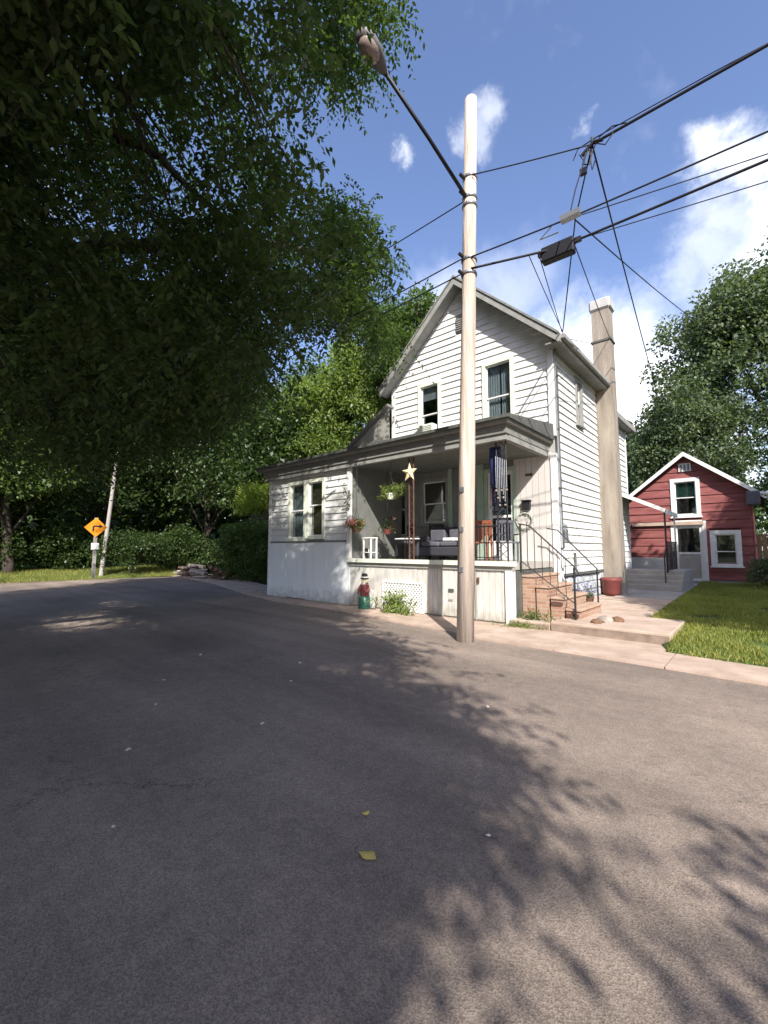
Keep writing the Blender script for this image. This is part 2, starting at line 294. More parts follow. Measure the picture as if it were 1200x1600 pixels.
def siding(parent, W, z0, z1, ex, ext, holes, m, name='clapboard', o0=.004, o1=.036):
    z = z0
    while z < z1-.03:
        zt = min(z+ex, z1); a0, b0 = ext(z); a1, b1 = ext(zt)
        segs = [(a0, b0, a1, b1)]
        for h0, h1, hz0, hz1 in holes:
            if min(zt, hz1)-max(z, hz0) > .45*ex:
                ns = []
                for s in segs:
                    if h0 <= s[0] and h1 >= s[1]: continue
                    if h0 > s[0] and h0 < s[1]: ns.append((s[0], h0, s[2], h0))
                    if h1 > s[0] and h1 < s[1]: ns.append((h1, s[1], h1, s[3]))
                    if h1 <= s[0] or h0 >= s[1]: ns.append(s)
                segs = ns
        cut = []   # long runs are made of two boards that butt at a random joint
        for sg_1 in segs:
            if sg_1[1]-sg_1[0] > 1.8 and sg_1[3]-sg_1[2] > 1.8 and rnd.random() < .55:
                jx = max(sg_1[0], sg_1[2])+rnd.uniform(.25, .75)*(min(sg_1[1], sg_1[3])-max(sg_1[0], sg_1[2])); cut += [(sg_1[0], jx-.003, sg_1[2], jx-.003), (jx+.003, sg_1[1], jx+.003, sg_1[3])]
            else: cut.append(sg_1)
        for s0, s1, t0, t1 in cut:
            mb = MB()
            if s1-s0 < .05 or t1-t0 < .02: continue
            j = rnd.uniform(-.004, .004)
            mb.hexa([W(s0, z+.002, o1+j), W(s1, z+.002, o1+j), W(s1, z+.002, 0), W(s0, z+.002, 0), W(t0, zt-.002, o0), W(t1, zt-.002, o0), W(t1, zt-.002, 0), W(t0, zt-.002, 0)])
            mb.build(name, m, parent)
        z = zt
def window(parent, W, u0, u1, z0, z1, frame='trim', cas=.10, out=.065, curtain=None, blind=None, sash='white', sill=True, meet=.5):
    mb = MB()
    wbox(mb, W, u0, u0+cas, z0, z1, -.03, out); wbox(mb, W, u1-cas, u1, z0, z1, -.03, out)
    wbox(mb, W, u0+cas, u1-cas, z1-cas, z1, -.03, out+.004); wbox(mb, W, u0+cas, u1-cas, z0, z0+cas*.6, -.03, out-.003)
    win = mb.build('window', frame, parent)
    a0, a1, b0, b1 = u0+cas, u1-cas, z0+cas*.6, z1-cas; zm = b0+(b1-b0)*meet; r = .035
    for nm, c0, c1, off in (('upper_sash', zm, b1, -.01), ('lower_sash', b0, zm+.03, -.045)):
        s = MB()
        wbox(s, W, a0, a0+r, c0, c1, off-.03, off); wbox(s, W, a1-r, a1, c0, c1, off-.03, off)
        wbox(s, W, a0+r, a1-r, c0, c0+r, off-.03, off-.002); wbox(s, W, a0+r, a1-r, c1-r, c1, off-.03, off-.002)
        s.build(nm, sash, win)
        p = MB(); wbox(p, W, a0+r, a1-r, c0+r, c1-r, off-.018, off-.014); p.build('pane', 'glass', win)
    if sill: s = MB(); wbox(s, W, u0-.04, u1+.04, z0-.05, z0-.002, -.02, out+.05); s.build('sill', frame, win)
    d = MB(); wbox(d, W, a0-.02, a1+.02, b0-.02, b1+.02, -.6, -.55); d.build('dark_room', 'dark', win)
    if curtain:
        for f0, f1, g0 in curtain:
            c = MB(); n = 10; q = [(a0+(a1-a0)*(f0+(f1-f0)*i/n), -.13-.03*(i % 2)) for i in range(n+1)]
            c.add([W(u, b0+(b1-b0)*g0, o) for u, o in q]+[W(u, b1, o) for u, o in q], [(i, i+1, n+2+i, n+1+i) for i in range(n)]); c.build('curtain', 'curtain', win)
    if blind:
        c = MB(); wbox(c, W, a0, a1, b0+(b1-b0)*blind[0], b1, -.11, -.105); c.build('blind', blind[1], win)
    return win

# ------------------------------------------------------------------ ground and road
g = MB().add([(-700, -700, -.08), (700, -700, -.08), (700, 700, -.08), (-700, 700, -.08)], [(0, 1, 2, 3)]).build('ground', 'earth', kind='structure')
edge = [(-26, 11.2), (-20, 10.2), (-13.4, 8.3), (-11.6, 7.86), (-8.5, 7.72), (-6.5, 7.44), (-4.85, 7.2), (-3.8, 7.0), (-2.3, 7.0), (-.12, 6.9), (12, 6.7), (60, 6.2)]
rd = MB(); n = len(edge)
rd.add([(x, y, 0) for x, y in edge]+[(60, -16, 0), (-14, -16, 0), (-26, -12, 0), (-28, 4, 0)], [tuple(range(n+4))])
rd.build('road', 'asphalt', kind='structure')
# pavement: a strip of concrete panels along the road
pv = thing('pavement', 'x', 'x', (0, 0, 0)); del pv['label']; del pv['category']; pv['kind'] = 'structure'
def edge_y(x):
    for (xa, ya), (xb, yb) in zip(edge, edge[1:]):
        if xa <= x <= xb: return ya+(yb-ya)*(x-xa)/(xb-xa)
    return 6.7
def back_y(x): return 8.64 if x < -4 else (8.5 if x < -1.25 else 7.95-(x+1.25)*.12)
x = -13.1
while x < 14:
    x1 = x+1.5; z = .035+rnd.uniform(-.006, .006)
    pts = [(x+.008, edge_y(x)+rnd.uniform(0, .02)), ((x+x1)/2, edge_y((x+x1)/2)+rnd.uniform(-.03, .05)), (x1-.008, edge_y(x1)), (x1-.008, back_y(x1-.01)), (x+.008, back_y(x+.01))]
    if not (x < -1.25 < x1 or x < -4 < x1): MB().prism(pts, -.05, z).build('pavement_panel', 'concrete', pv)
    else:
        xm = -1.25 if x < -1.25 < x1 else -4.0
        MB().prism([(x+.008, edge_y(x)), (xm, edge_y(xm)), (xm, back_y(xm-.01)), (x+.008, back_y(x+.01))], -.05, z).build('pavement_panel', 'concrete', pv)
        MB().prism([(xm, edge_y(xm)), (x1-.008, edge_y(x1)), (x1-.008, back_y(x1)), (xm, back_y(xm+.01))], -.05, z).build('pavement_panel', 'concrete', pv)
    x = x1
MB().prism([(-30, 11.85), (-26, 11.15), (-20, 10.15), (-13.2, 8.2), (-13.2, 9.9), (-20, 12.1), (-30, 13.9)], -.05, .03).build('driveway_apron', 'concrete', kind='structure')
# raised walk of slabs with its front step, then the narrower walk along the house
wk = bpy.data.objects.new('concrete_walk', None); scn.collection.objects.link(wk); wk['kind'] = 'structure'
for a, b in ((-4.02, -3.2), (-3.19, -1.24)):
    MB().box(a, b, 8.5, 10.3, -.05, .215 if a > -3.5 else .17).build('slab', 'concrete', wk, bevel=.012); MB().box(a+.02, b-.02, 8.475, 8.5, -.05, .17 if a > -3.5 else .13).build('riser', 'riser', wk)
yy = 10.31
while yy < 20.6:
    MB().box(-3.84, -1.93+rnd.uniform(-.02, .02), yy, yy+1.28, -.05, .175+(yy-10)*.013).build('slab', 'concrete' if yy < 13 else 'greyconc', wk, bevel=.012); yy += 1.29  # rear slabs greyer: the cast shade is put into their colour
# yard that rises gently towards the red building
yd = MB(); xs = [-1.9, -1.2, 0, 3, 8, 30]; ys = [7.9, 8.0, 8.45, 10.3, 13, 17, 21, 26, 40]
def yard_z(x, y):
    b = .13+max(0, y-9)*.014
    return min(b, .045+max(0, y-7.95+(x+1.25)*.12)*.22) if x > -1.3 else b
def lawn_y(x): return 7.95-(x+1.25)*.12
rows = [[(x, lawn_y(x)+.01 if x > -1.3 else 10.3, -.06) for x in xs]]
for dy in (0, .12, .45, 1.0, 2.6, 5, 9, 13, 20, 34):
    rows.append([(x, (lawn_y(x) if x > -1.3 else 10.3)+dy, yard_z(x, (lawn_y(x) if x > -1.3 else 10.3)+dy)-.02) for x in xs])
yd.add([v for r_ in rows for v in r_], [(j*6+i, j*6+i+1, (j+1)*6+i+1, (j+1)*6+i) for j in range(10) for i in range(5)])
yd.build('yard', 'turf', kind='structure')
vg = MB(); V0 = [(-27, -20), (-26.5, -5), (-27, 4), (-26, 9.5), (-30, 12.6)]
vg.add([(x, y, -.07) for x, y in V0]+[(x-2.5, y+.5, .32) for x, y in V0]+[(x-60, y+20, .8) for x, y in V0], [(i, i+1, 6+i, 5+i) for i in range(4)]+[(5+i, 6+i, 11+i, 10+i) for i in range(4)])
vg.build('verge', 'turf', kind='structure')

# ------------------------------------------------------------------ foliage helpers
def quads(name, P, D, Nn, Ln, Wd, m, parent=None, fold=.12, tri=False, **props):
    D = D/np.linalg.norm(D, axis=1, keepdims=True); S = np.cross(D, Nn); S /= (np.linalg.norm(S, axis=1, keepdims=True)+1e-9); U = np.cross(S, D)
    Ln = Ln[:, None]; Wd = Wd[:, None]; mid = P+D*Ln*.45
    V = np.stack([P, mid+S*Wd*.5+U*Wd*fold, P+D*Ln, mid-S*Wd*.5+U*Wd*fold], 1).reshape(-1, 3) - np.array(origin(parent))
    n = len(P); me = bpy.data.meshes.new(name); me.vertices.add(4*n); me.vertices.foreach_set('co', V.astype(np.float32).ravel())
    me.loops.add(4*n); me.loops.foreach_set('vertex_index', np.arange(4*n, dtype=np.int32))
    me.polygons.add(n); me.polygons.foreach_set('loop_start', np.arange(0, 4*n, 4, dtype=np.int32)); me.polygons.foreach_set('loop_total', np.full(n, 4, np.int32))
    me.update(calc_edges=True); return link_mesh(name, me, m, parent, **props)
def unit(a): return a/(np.linalg.norm(a, axis=-1, keepdims=True)+1e-9)
def puff(C, rad, per, ln, wd):
    """leaves scattered in flattened balls round the cluster centres C"""
    K = len(C); d = unit(rng.normal(size=(K, per, 3))); r = rad[:, None, None]*rng.uniform(.35, 1, (K, per, 1))**.6
    P = C[:, None, :]+d*r*np.array([1, 1, .7]); D = unit(d*.7+rng.normal(size=(K, per, 3))*.6+np.array([0, 0, -.25])); Nn = unit(rng.normal(size=(K, per, 3))*.55+np.array([0, 0, .8])+d*.3)
    n = K*per; return P.reshape(n, 3), D.reshape(n, 3), Nn.reshape(n, 3), ln*rng.uniform(.6, 1.3, n), wd*rng.uniform(.6, 1.3, n)
def sprays(C, per, nl, length, ln, wd, droop=.5, rad=.25):
    """drooping twigs with leaflets on both sides"""
    K = len(C); dirs = rng.normal(size=(K, per, 3))*np.array([1, 1, .35]); dirs = unit(dirs); O = C[:, None, :]+rng.normal(size=(K, per, 3))*rad
    Lg = length*rng.uniform(.6, 1.3, (K, per, 1)); t = np.linspace(.08, 1, nl)
    P = O[:, :, None, :]+dirs[:, :, None, :]*(t[None, None, :, None]*Lg[:, :, None, :]); dz = (t**2)[None, None, :]*Lg*droop; P[..., 2] -= dz
    tang = unit(dirs[:, :, None, :]+np.array([0, 0, -1.])*2*droop*t[None, None, :, None])
    up = np.array([0, 0, 1.])+rng.normal(size=tang.shape)*.25; sd = unit(np.cross(tang, up)); sgn = np.where(np.arange(nl) % 2 == 0, 1., -1.)[None, None, :, None]
    D = unit(sd*sgn+tang*.55+np.array([0, 0, -.35])+rng.normal(size=tang.shape)*.18); Nn = unit(up)
    n = K*per*nl; ends = P[:, :, -1, :]
    return (P.reshape(n, 3), D.reshape(n, 3), Nn.reshape(n, 3), ln*rng.uniform(.7, 1.25, n), wd*rng.uniform(.75, 1.25, n)), O, P
def limb(mb, a, b, r0, r1, sag=0., wob=.25, k=6, n=7):
    a = Vector(a); b = Vector(b); Ls = (b-a).length; pts = []; off = Vector((0, 0, 0))
    for i in range(k+1):
        t = i/k; off += Vector((rnd.uniform(-1, 1), rnd.uniform(-1, 1), rnd.uniform(-1, 1)))*wob*Ls*.05
        pts.append(a.lerp(b, t)+off*(1 if i < k else .5)+Vector((0, 0, math.sin(math.pi*t)*sag)))
    mb.tube(pts, [r0+(r1-r0)*(i/k) for i in range(k+1)], n); return pts
def crown_points(c, rad, k, shell=.55, low=-.45):
    d = unit(rng.normal(size=(k, 3))); d[:, 2] = np.where(d[:, 2] < low, -d[:, 2], d[:, 2])
    return np.array(c)+d*np.array(rad)*rng.uniform(shell, 1, (k, 1))*(1+.16*np.sin(d[:, :1]*5+d[:, 1:2]*4+c[0]))
def tree(name, label, base, c, rad, k, per, prad, ln, wd, lm, trunk=.3, cat='tree', group=None, limbs=9):
    t = thing(name, label, cat, base, group)
    C = crown_points(c, rad, k); mb = MB(); top = (c[0], c[1], c[2]-rad[2]*.35)
    tp = limb(mb, base, top, trunk, trunk*.55, 0, .25, 6, 10)
    for i in range(limbs):
        q = C[rng.integers(k)]; s = tp[rnd.randint(3, 6)]; limb(mb, s, Vector(q), trunk*.35, trunk*.06, .3, .5, 5, 5)
    mb.build('trunk', 'bark', t, smooth=True)
    quads('crown', *puff(C, np.full(k, prad)*rng.uniform(.7, 1.3, k), per, ln, wd), lm, t); return t
LM = dict(
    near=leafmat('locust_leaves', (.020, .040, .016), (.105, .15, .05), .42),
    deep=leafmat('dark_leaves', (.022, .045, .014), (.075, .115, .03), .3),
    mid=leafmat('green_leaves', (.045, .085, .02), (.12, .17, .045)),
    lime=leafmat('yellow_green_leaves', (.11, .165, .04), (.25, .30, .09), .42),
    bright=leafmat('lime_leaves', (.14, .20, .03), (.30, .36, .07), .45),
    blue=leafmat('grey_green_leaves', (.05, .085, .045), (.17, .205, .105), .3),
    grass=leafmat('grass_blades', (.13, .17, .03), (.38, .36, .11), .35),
)

# ------------------------------------------------------------------ the white house
H = thing('white_house', 'narrow white clapboard house with steep front gable, covered porch and tall painted chimney', 'house', (-6.5, 12.8, 0))
XL, XR, YF, YB, XM = -9.15, -3.85, 10.9, 14.7, -6.45
RZ, SL = 9.62, .925                                            # ridge height, roof slope
def roof_z(x): return RZ-SL*abs(x-XM)
UW = [(-8.08, -7.22, 4.98, 6.83), (-5.8, -4.86, 4.98, 6.88)]   # upstairs windows
PW = [(-9.0, -8.55, 2.0, 3.75), (-8.02, -7.0, 2.35, 3.75), (-5.72, -4.95, 1.32, 3.72)]  # porch window, picture window, doorway
VENT = (-6.66, -6.36, 8.1, 8.55)
gz = lambda x: roof_z(x)-.12
sheet('front_wall', front(YF), [(XL, .2), (XR, .2), (XR, gz(XR)), (XM, gz(XM)), (XL, gz(XL))], UW+PW+[VENT], 'wall', H)
def gext(z):
    lim = (RZ-.16-z)/SL
    return (max(XL, XM-lim), min(XR, XM+lim))
siding(H, front(YF), 4.45, 9.4, .2, gext, UW+[VENT], 'siding')
for i, (a, b, c, d) in enumerate(UW):
    window(H, front(YF), a, b, c, d, 'trim', .1, .065, curtain=[(0, .5, 0), (.55, 1, .1)] if i else None, blind=(.75, 'curtain') if not i else None, meet=.45)
v = MB(); wbox(v, front(YF), VENT[0], VENT[1], VENT[2], VENT[3], -.02, .04); vn = v.build('gable_vent', 'fasciadark', H)
for k in range(6):
    s = MB(); wbox(s, front(YF), VENT[0]+.03, VENT[1]-.03, VENT[2]+.04+k*.066, VENT[2]+.07+k*.066, .041, .06); s.build('louvre', 'rake', vn)
# right wall
SW = [(12.62, 13.2, 5.15, 6.5)]
sheet('side_wall', side(XR), [(YF, .2), (YB, .2), (YB, 6.95), (YF, 6.95)], SW, 'wall', H)
siding(H, side(XR), .98, 6.85, .2, lambda z: (YF+.1, YB), SW, 'siding')
window(H, side(XR), *SW[0], 'rake', .09, .065, meet=.5)
sheet('rear_side_wall', side(XR), [(YB, .2), (18.45, .2), (18.45, 6.5), (YB, 6.5)], [], 'wall', H)
siding(H, side(XR), .92, 6.3, .2, lambda z: (YB+.6, 18.4), [], 'siding')
MB().box(XL, XR-.001, 18.4, 18.45, .2, 6.5).build('back_wall', 'wall', H)
MB().box(XL, XL+.05, YF, 18.4, .2, 6.9).build('left_wall', 'wall', H)
MB().box(XL, XR-.01, YB-.05, YB, .2, 7.1).build('cross_wall', 'wall', H)
MB().add([(XL, YB, 6.9), (XR, YB, 6.9), (XM, YB, RZ-.15)], [(0, 1, 2)]).build('rear_gable', 'wall', H)
for z0, z1, y0, mt in ((4.45, 7.0, YF, 'siding'), (.55, 4.0, YF, 'white')):
    MB().box(XR-.09, XR+.06, y0-.062, y0+.1, z0, z1).build('corner_board', mt, H)
MB().box(XR-.02, XR+.045, 18.4, 18.5, .9, 6.3).build('corner_board', 'white', H)
MB().box(XR-.02, XR+.07, 15.45, 15.62, .2, 6.2).build('corner_board', 'white', H)
MB().box(XL-.04, XL+.09, YF-.045, YF+.1, 4.3, 7.0).build('corner_board', 'siding', H)
MB().box(XR+.0, XR+.05, YF, YB, .90, .975).build('water_table', 'fasciadark', H)
# roof: two thick planes, rake boards, eave
def roof_plane(nm, xa, za, xb, zb, y0, y1, th, m): return MB().hexa([(xa, y0, za-th), (xb, y0, zb-th), (xb, y1, zb-th), (xa, y1, za-th), (xa, y0, za), (xb, y0, zb), (xb, y1, zb), (xa, y1, za)]).build(nm, m, H)
EX = 2.95
roof_plane('roof_plane', XM, RZ, XM+EX, RZ-SL*EX, 10.5, 14.78, .1, 'roof'); roof_plane('roof_plane', XM-EX, RZ-SL*EX, XM, RZ, 10.5, 14.78, .1, 'roof')
for s in (1, -1):
    x1 = XM+s*EX; z1 = RZ-SL*EX
    MB().hexa([(XM, 10.44, RZ-.24), (x1, 10.44, z1-.24), (x1, 10.497, z1-.24), (XM, 10.497, RZ-.24), (XM, 10.44, RZ+.02), (x1, 10.44, z1+.02), (x1, 10.497, z1+.02), (XM, 10.497, RZ+.02)]).build('rake_board', 'rake', H)
    MB().hexa([(XM, 10.41, RZ-.03), (x1, 10.41, z1-.03), (x1, 10.52, z1-.03), (XM, 10.52, RZ-.03), (XM, 10.41, RZ+.035), (x1, 10.41, z1+.035), (x1, 10.52, z1+.035), (XM, 10.52, RZ+.035)]).build('drip_edge', 'fascia', H)
    MB().hexa([(XM, 10.5, RZ-.17), (x1, 10.5, z1-.17), (x1, 10.88, z1-.17), (XM, 10.88, RZ-.17), (XM, 10.5, RZ-.13), (x1, 10.5, z1-.13), (x1, 10.88, z1-.13), (XM, 10.88, RZ-.13)]).build('rake_soffit', 'rake', H)
ze = RZ-SL*EX
MB().box(XM+EX-.03, XM+EX+.03, 10.46, 14.76, ze-.22, ze-.02).build('eave_board', 'rake', H)
MB().box(XR, XM+EX-.03, 10.5, 14.74, ze-.2, ze-.16).build('eave_soffit', 'fascia', H)
g_ = MB().beam((XM+EX+.08, 10.5, ze-.09), (XM+EX+.08, 14.74, ze-.09), .1, .1).build('gutter', 'rake', H)
roof_plane('roof_plane', XM, 9.0, XM+EX-.05, 6.33, 14.8, 18.85, .1, 'roof'); roof_plane('roof_plane', XM-EX, 6.33, XM, 9.0, 14.8, 18.85, .1, 'roof')
MB().box(XM+EX-.08, XM+EX-.02, 15.4, 18.85, 6.12, 6.3).build('eave_board', 'rake', H)
MB().box(XR, XM+EX-.08, 15.4, 18.8, 6.1, 6.14).build('eave_soffit', 'fascia', H)
# shed side wing with a grey front
MB().add([(-11.4, 10.7, 4.3), (XL, 10.7, 4.3), (XL, 10.7, 6.3), (-11.4, 10.7, 4.98)], [(0, 1, 2, 3)]).build('wing_front', 'stuccogrey', H)
roof_plane('wing_roof', -11.55, 4.95, XL, 6.42, 10.55, 14.6, .09, 'roof')
MB().box(-11.4, -11.35, 10.7, 14.6, 2, 4.9).build('wing_wall', 'wall', H)
# chimney with cap and base
ch = MB().hexa([(-3.86, 14.7, .15), (-3.3, 14.7, .15), (-3.3, 15.25, .15), (-3.86, 15.25, .15), (-3.86, 14.72, 9.35), (-3.34, 14.72, 9.35), (-3.34, 15.2, 9.35), (-3.86, 15.2, 9.35)]).build('chimney', 'chimney', H)
MB().box(-3.92, -3.28, 14.66, 15.26, 9.35, 9.72).build('chimney_cap', 'chimcap', ch, bevel=.05)
MB().box(-3.90, -3.30, 14.685, 15.24, 8.28, 8.34).build('strap', 'fasciadark', ch)
MB().box(-3.74, -3.5, 14.78, 15.1, 9.7, 9.76).build('flue', 'fasciadark', ch)
# foundation of painted stones
fd = MB().box(XR-.1, XR-.02, YF, 18.4, -.05, .92).build('foundation', 'mortar', H)
for r in range(4):
    y = 10.95+(.1 if r % 2 else 0)
    while y < 14.65:
        l = rnd.uniform(.26, .5); y1 = min(y+l, 14.68)
        b = jit_box(XR-.05, XR+.035+rnd.uniform(-.012, .02), y+.012, y1-.012, .02+r*.22+.01, .02+r*.22+.205, .008); b.build('stone', 'stone', fd, bevel=.02); y = y1
for i in range(3): MB().box(XR-.03, XR+.01, 15.65+i*.92, 15.65+i*.92+.9, .1, .9).build('foundation_panel', 'white', fd)
# downspout, conduit and meter on the corner
MB().tube([(XR+.12, 10.86, 6.7), (XR+.07, 10.92, 6.5), (XR+.075, 10.96, 3.0), (XR+.075, 10.96, .9), (XR+.2, 10.9, .75)], .035, 8).build('downspout', 'galv', H, smooth=True)
for zz in (1.6, 3.1, 4.6, 6.0): MB().box(XR+.03, XR+.12, 10.91, 11.01, zz, zz+.04).build('pipe_strap', 'fasciadark', H)
MB().tube([(XR+.06, 11.12, 6.3), (XR+.06, 11.12, 2.2)], .018, 6).build('conduit', 'fasciadark', H)
mt = MB().box(XR+.03, XR+.16, 11.05, 11.25, 1.75, 2.1).build('electric_meter', 'galv', H, bevel=.02)
MB().lathe((XR+.1, 11.15, 2.1), [(.07, 0), (.07, .09), (.04, .12)], 12).build('meter_dome', 'glass', mt)
MB().tube([(XR+.06, 12.0, 1.5), (XR+.06, 12.0, 1.1), (XR+.1, 12.0, 1.0)], .03, 6).build('vent_pipe', 'fasciadark', H)
MB().tube([(XR+.1, 11.1, .95), (XR+.1, 14.2, .93)], .018, 6).build('gas_pipe', 'fasciadark', H)
MB().tube([(XR+.1, 11.5, .2), (XR+.1, 11.5, .62), (XR+.12, 11.62, .72), (XR+.12, 11.9, .72), (XR+.12, 11.95, .2)], .02, 6).build('riser_pipe', 'galv', H)

# porch and enclosed front room
P = H
MB().box(-8.85, -3.98, 8.66, YF, 1.16, 1.3).build('porch_floor', 'greyconc', P)
MB().box(-8.86, -3.93, 8.5, 8.68, 1.24, 1.34).build('porch_ledge', 'trim', P)
MB().box(-8.86, -3.95, 8.56, 8.66, 1.14, 1.238).build('ledge_fascia', 'stuccogrey', P)
xx = -8.82
while xx < -4.14:
    w0 = .148; x1 = min(xx+w0, -4.13)
    zb = .06+.0*xx; o_ = rnd.uniform(0, .008)
    MB().box(xx+.004, x1-.004, 8.6-o_, 8.63, zb+rnd.uniform(0, .015), 1.138).build('skirt_board', 'skirt', P); xx = x1
MB().box(-8.86, -4.0, 8.63, 8.66, .02, 1.14).build('skirt_backing', 'stuccogrey', P)
MB().box(-4.13, -3.97, 8.55, 8.7, .03, 1.14).build('corner_post', 'white', P)
MB().box(-4.0, -3.965, 8.7, YF, .03, 1.14).build('porch_side', 'fasciadark', P)
MB().box(-4.86, -4.83, 8.575, 8.6, .05, 1.13).build('hatch_batten', 'stuccogrey', P); MB().box(-5.74, -5.71, 8.575, 8.6, .05, 1.13).build('hatch_batten', 'stuccogrey', P)
hh = MB().box(-4.80, -4.76, 8.56, 8.6, .85, .98).build('hatch_handle', 'rust', P)
MB().box(-5.55, -5.42, 8.57, 8.6, .62, .69).build('vent_cover', 'fasciadark', P); MB().box(-5.55, -5.44, 8.575, 8.6, .42, .46).build('vent_cover', 'stuccogrey', P)
# lattice panel
lt = MB()
lx0, lx1, lz0, lz1 = -7.55, -6.28, .08, .74
k = -10
def clip_line(c, sgn):
    pts = []
    for u in (lx0, lx1):
        z = c+sgn*(u-lx0)
        if lz0 <= z <= lz1: pts.append((u, z))
    for z in (lz0, lz1):
        u = lx0+(z-c)/sgn
        if lx0 < u < lx1: pts.append((u, z))
    return pts[:2] if len(pts) >= 2 else None
for i in range(-14, 22):
    for sgn, yy in ((1, 8.575), (-1, 8.565)):
        q = clip_line(lz0+i*.098+(0 if sgn > 0 else .0), sgn)
        if q: lt.beam((q[0][0], yy, q[0][1]), (q[1][0], yy, q[1][1]), .008, .036, (0, 1, 0)) if False else lt.beam((q[0][0], yy, q[0][1]), (q[1][0], yy, q[1][1]), .036, .008, (0, 1, 0))
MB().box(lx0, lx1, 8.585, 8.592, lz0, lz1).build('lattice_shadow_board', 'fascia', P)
lt.build('lattice', 'white', P, kind='stuff')
lf = MB()
lf.box(lx0-.03, lx0, 8.55, 8.595, lz0-.03, lz1+.03).box(lx1, lx1+.03, 8.55, 8.595, lz0-.03, lz1+.03).box(lx0, lx1, 8.55, 8.595, lz1, lz1+.03).box(lx0, lx1, 8.55, 8.595, lz0-.03, lz0); lf.build('lattice_frame', 'white', P)
# porch roof, stepped mouldings
MB().box(-13.0, -3.97, 8.42, YF-.04, 4.06, 4.26).build('porch_frieze', 'fascia', P)
MB().box(-13.12, -3.88, 8.30, YF-.045, 4.262, 4.33).build('cornice', 'rake', P)
MB().box(-13.2, -3.82, 8.22, YF-.05, 4.332, 4.40).build('porch_gutter', 'fasciadark', P)
MB().hexa([(-13.2, 8.3, 4.4), (-3.83, 8.3, 4.4), (-3.83, YF-.05, 4.4), (-13.2, YF-.05, 4.4), (-13.2, 8.32, 4.43), (-3.84, 8.32, 4.43), (-3.84, YF-.05, 4.75), (-13.2, YF-.05, 4.75)]).build('porch_roof', 'roofdark', P)
MB().box(-12.98, -4.0, 8.46, 8.6, 3.93, 4.06).build('porch_beam', 'rake', P)
MB().box(-4.12, -3.985, 8.6, YF-.04, 3.93, 4.06).build('porch_beam', 'rake', P)
yb = 8.62
while yb < YF-.1:
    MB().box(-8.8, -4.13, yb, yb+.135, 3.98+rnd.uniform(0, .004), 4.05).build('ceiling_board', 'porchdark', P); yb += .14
# main wall under the porch: horizontal boards with the porch shade put into their colour, panelling by the door
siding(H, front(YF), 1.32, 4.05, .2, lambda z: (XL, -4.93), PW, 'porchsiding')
xx = -4.93
while xx < XR-.1:
    x1 = min(xx+.165, XR-.09); MB().box(xx+.004, x1-.004, YF-.03-rnd.uniform(0, .006), YF, .95, 4.05).build('panel_board', 'panel', H); xx = x1
window(H, front(YF), *PW[0], 'rake', .08, .05, curtain=[(0, 1, .4)])
window(H, front(YF), *PW[1], 'rake', .09, .05, blind=(.1, 'blind'), meet=.45)
dw = PW[2]
d_ = MB(); W = front(YF); wbox(d_, W, dw[0]-.09, dw[0], dw[2], dw[3], -.03, .05); wbox(d_, W, dw[1], dw[1]+.09, dw[2], dw[3], -.03, .05); wbox(d_, W, dw[0]-.09, dw[1]+.09, dw[3], dw[3]+.1, -.03, .052)
df = d_.build('door_frame', 'green', H)
d_ = MB(); wbox(d_, W, dw[0], dw[0]+.1, dw[2], dw[3], -.06, -.02); wbox(d_, W, dw[1]-.1, dw[1], dw[2], dw[3], -.06, -.02); wbox(d_, W, dw[0]+.1, dw[1]-.1, dw[2], dw[2]+.5, -.06, -.022); wbox(d_, W, dw[0]+.1, dw[1]-.1, 2.45, 2.52, -.06, -.022); wbox(d_, W, dw[0]+.1, dw[1]-.1, dw[3]-.1, dw[3], -.06, -.022)
dd = d_.build('front_door', 'white', H); d_ = MB(); wbox(d_, W, dw[0]+.1, dw[1]-.1, dw[2]+.5, dw[3]-.1, -.045, -.04); d_.build('pane', 'glass', dd)
d_ = MB(); wbox(d_, W, dw[0], dw[1], dw[2], dw[3], -.3, -.28); d_.build('dark_doorway', 'dark', dd); MB().ico((dw[1]-.05, YF-.02, 2.3), .03, 2).build('door_knob', 'galv', dd)  # near-black sheet behind the glass stands in for the unlit room
for a, b in ((-7.0, -6.86), (-6.05, -5.83), (-9.12, -9.02)): MB().box(a, b, YF-.05, YF-.034, 1.32, 4.04).build('green_trim_board', 'green', H)
mb_ = MB().box(-4.68, -4.48, YF-.14, YF-.035, 2.62, 2.82).box(-4.70, -4.46, YF-.16, YF-.034, 2.82, 2.87); mbx = mb_.build('mailbox', 'iron', H, bevel=.01)
MB().box(-4.60, -4.42, YF-.07, YF-.04, 3.5, 3.56).build('house_plaque', 'rust', H)
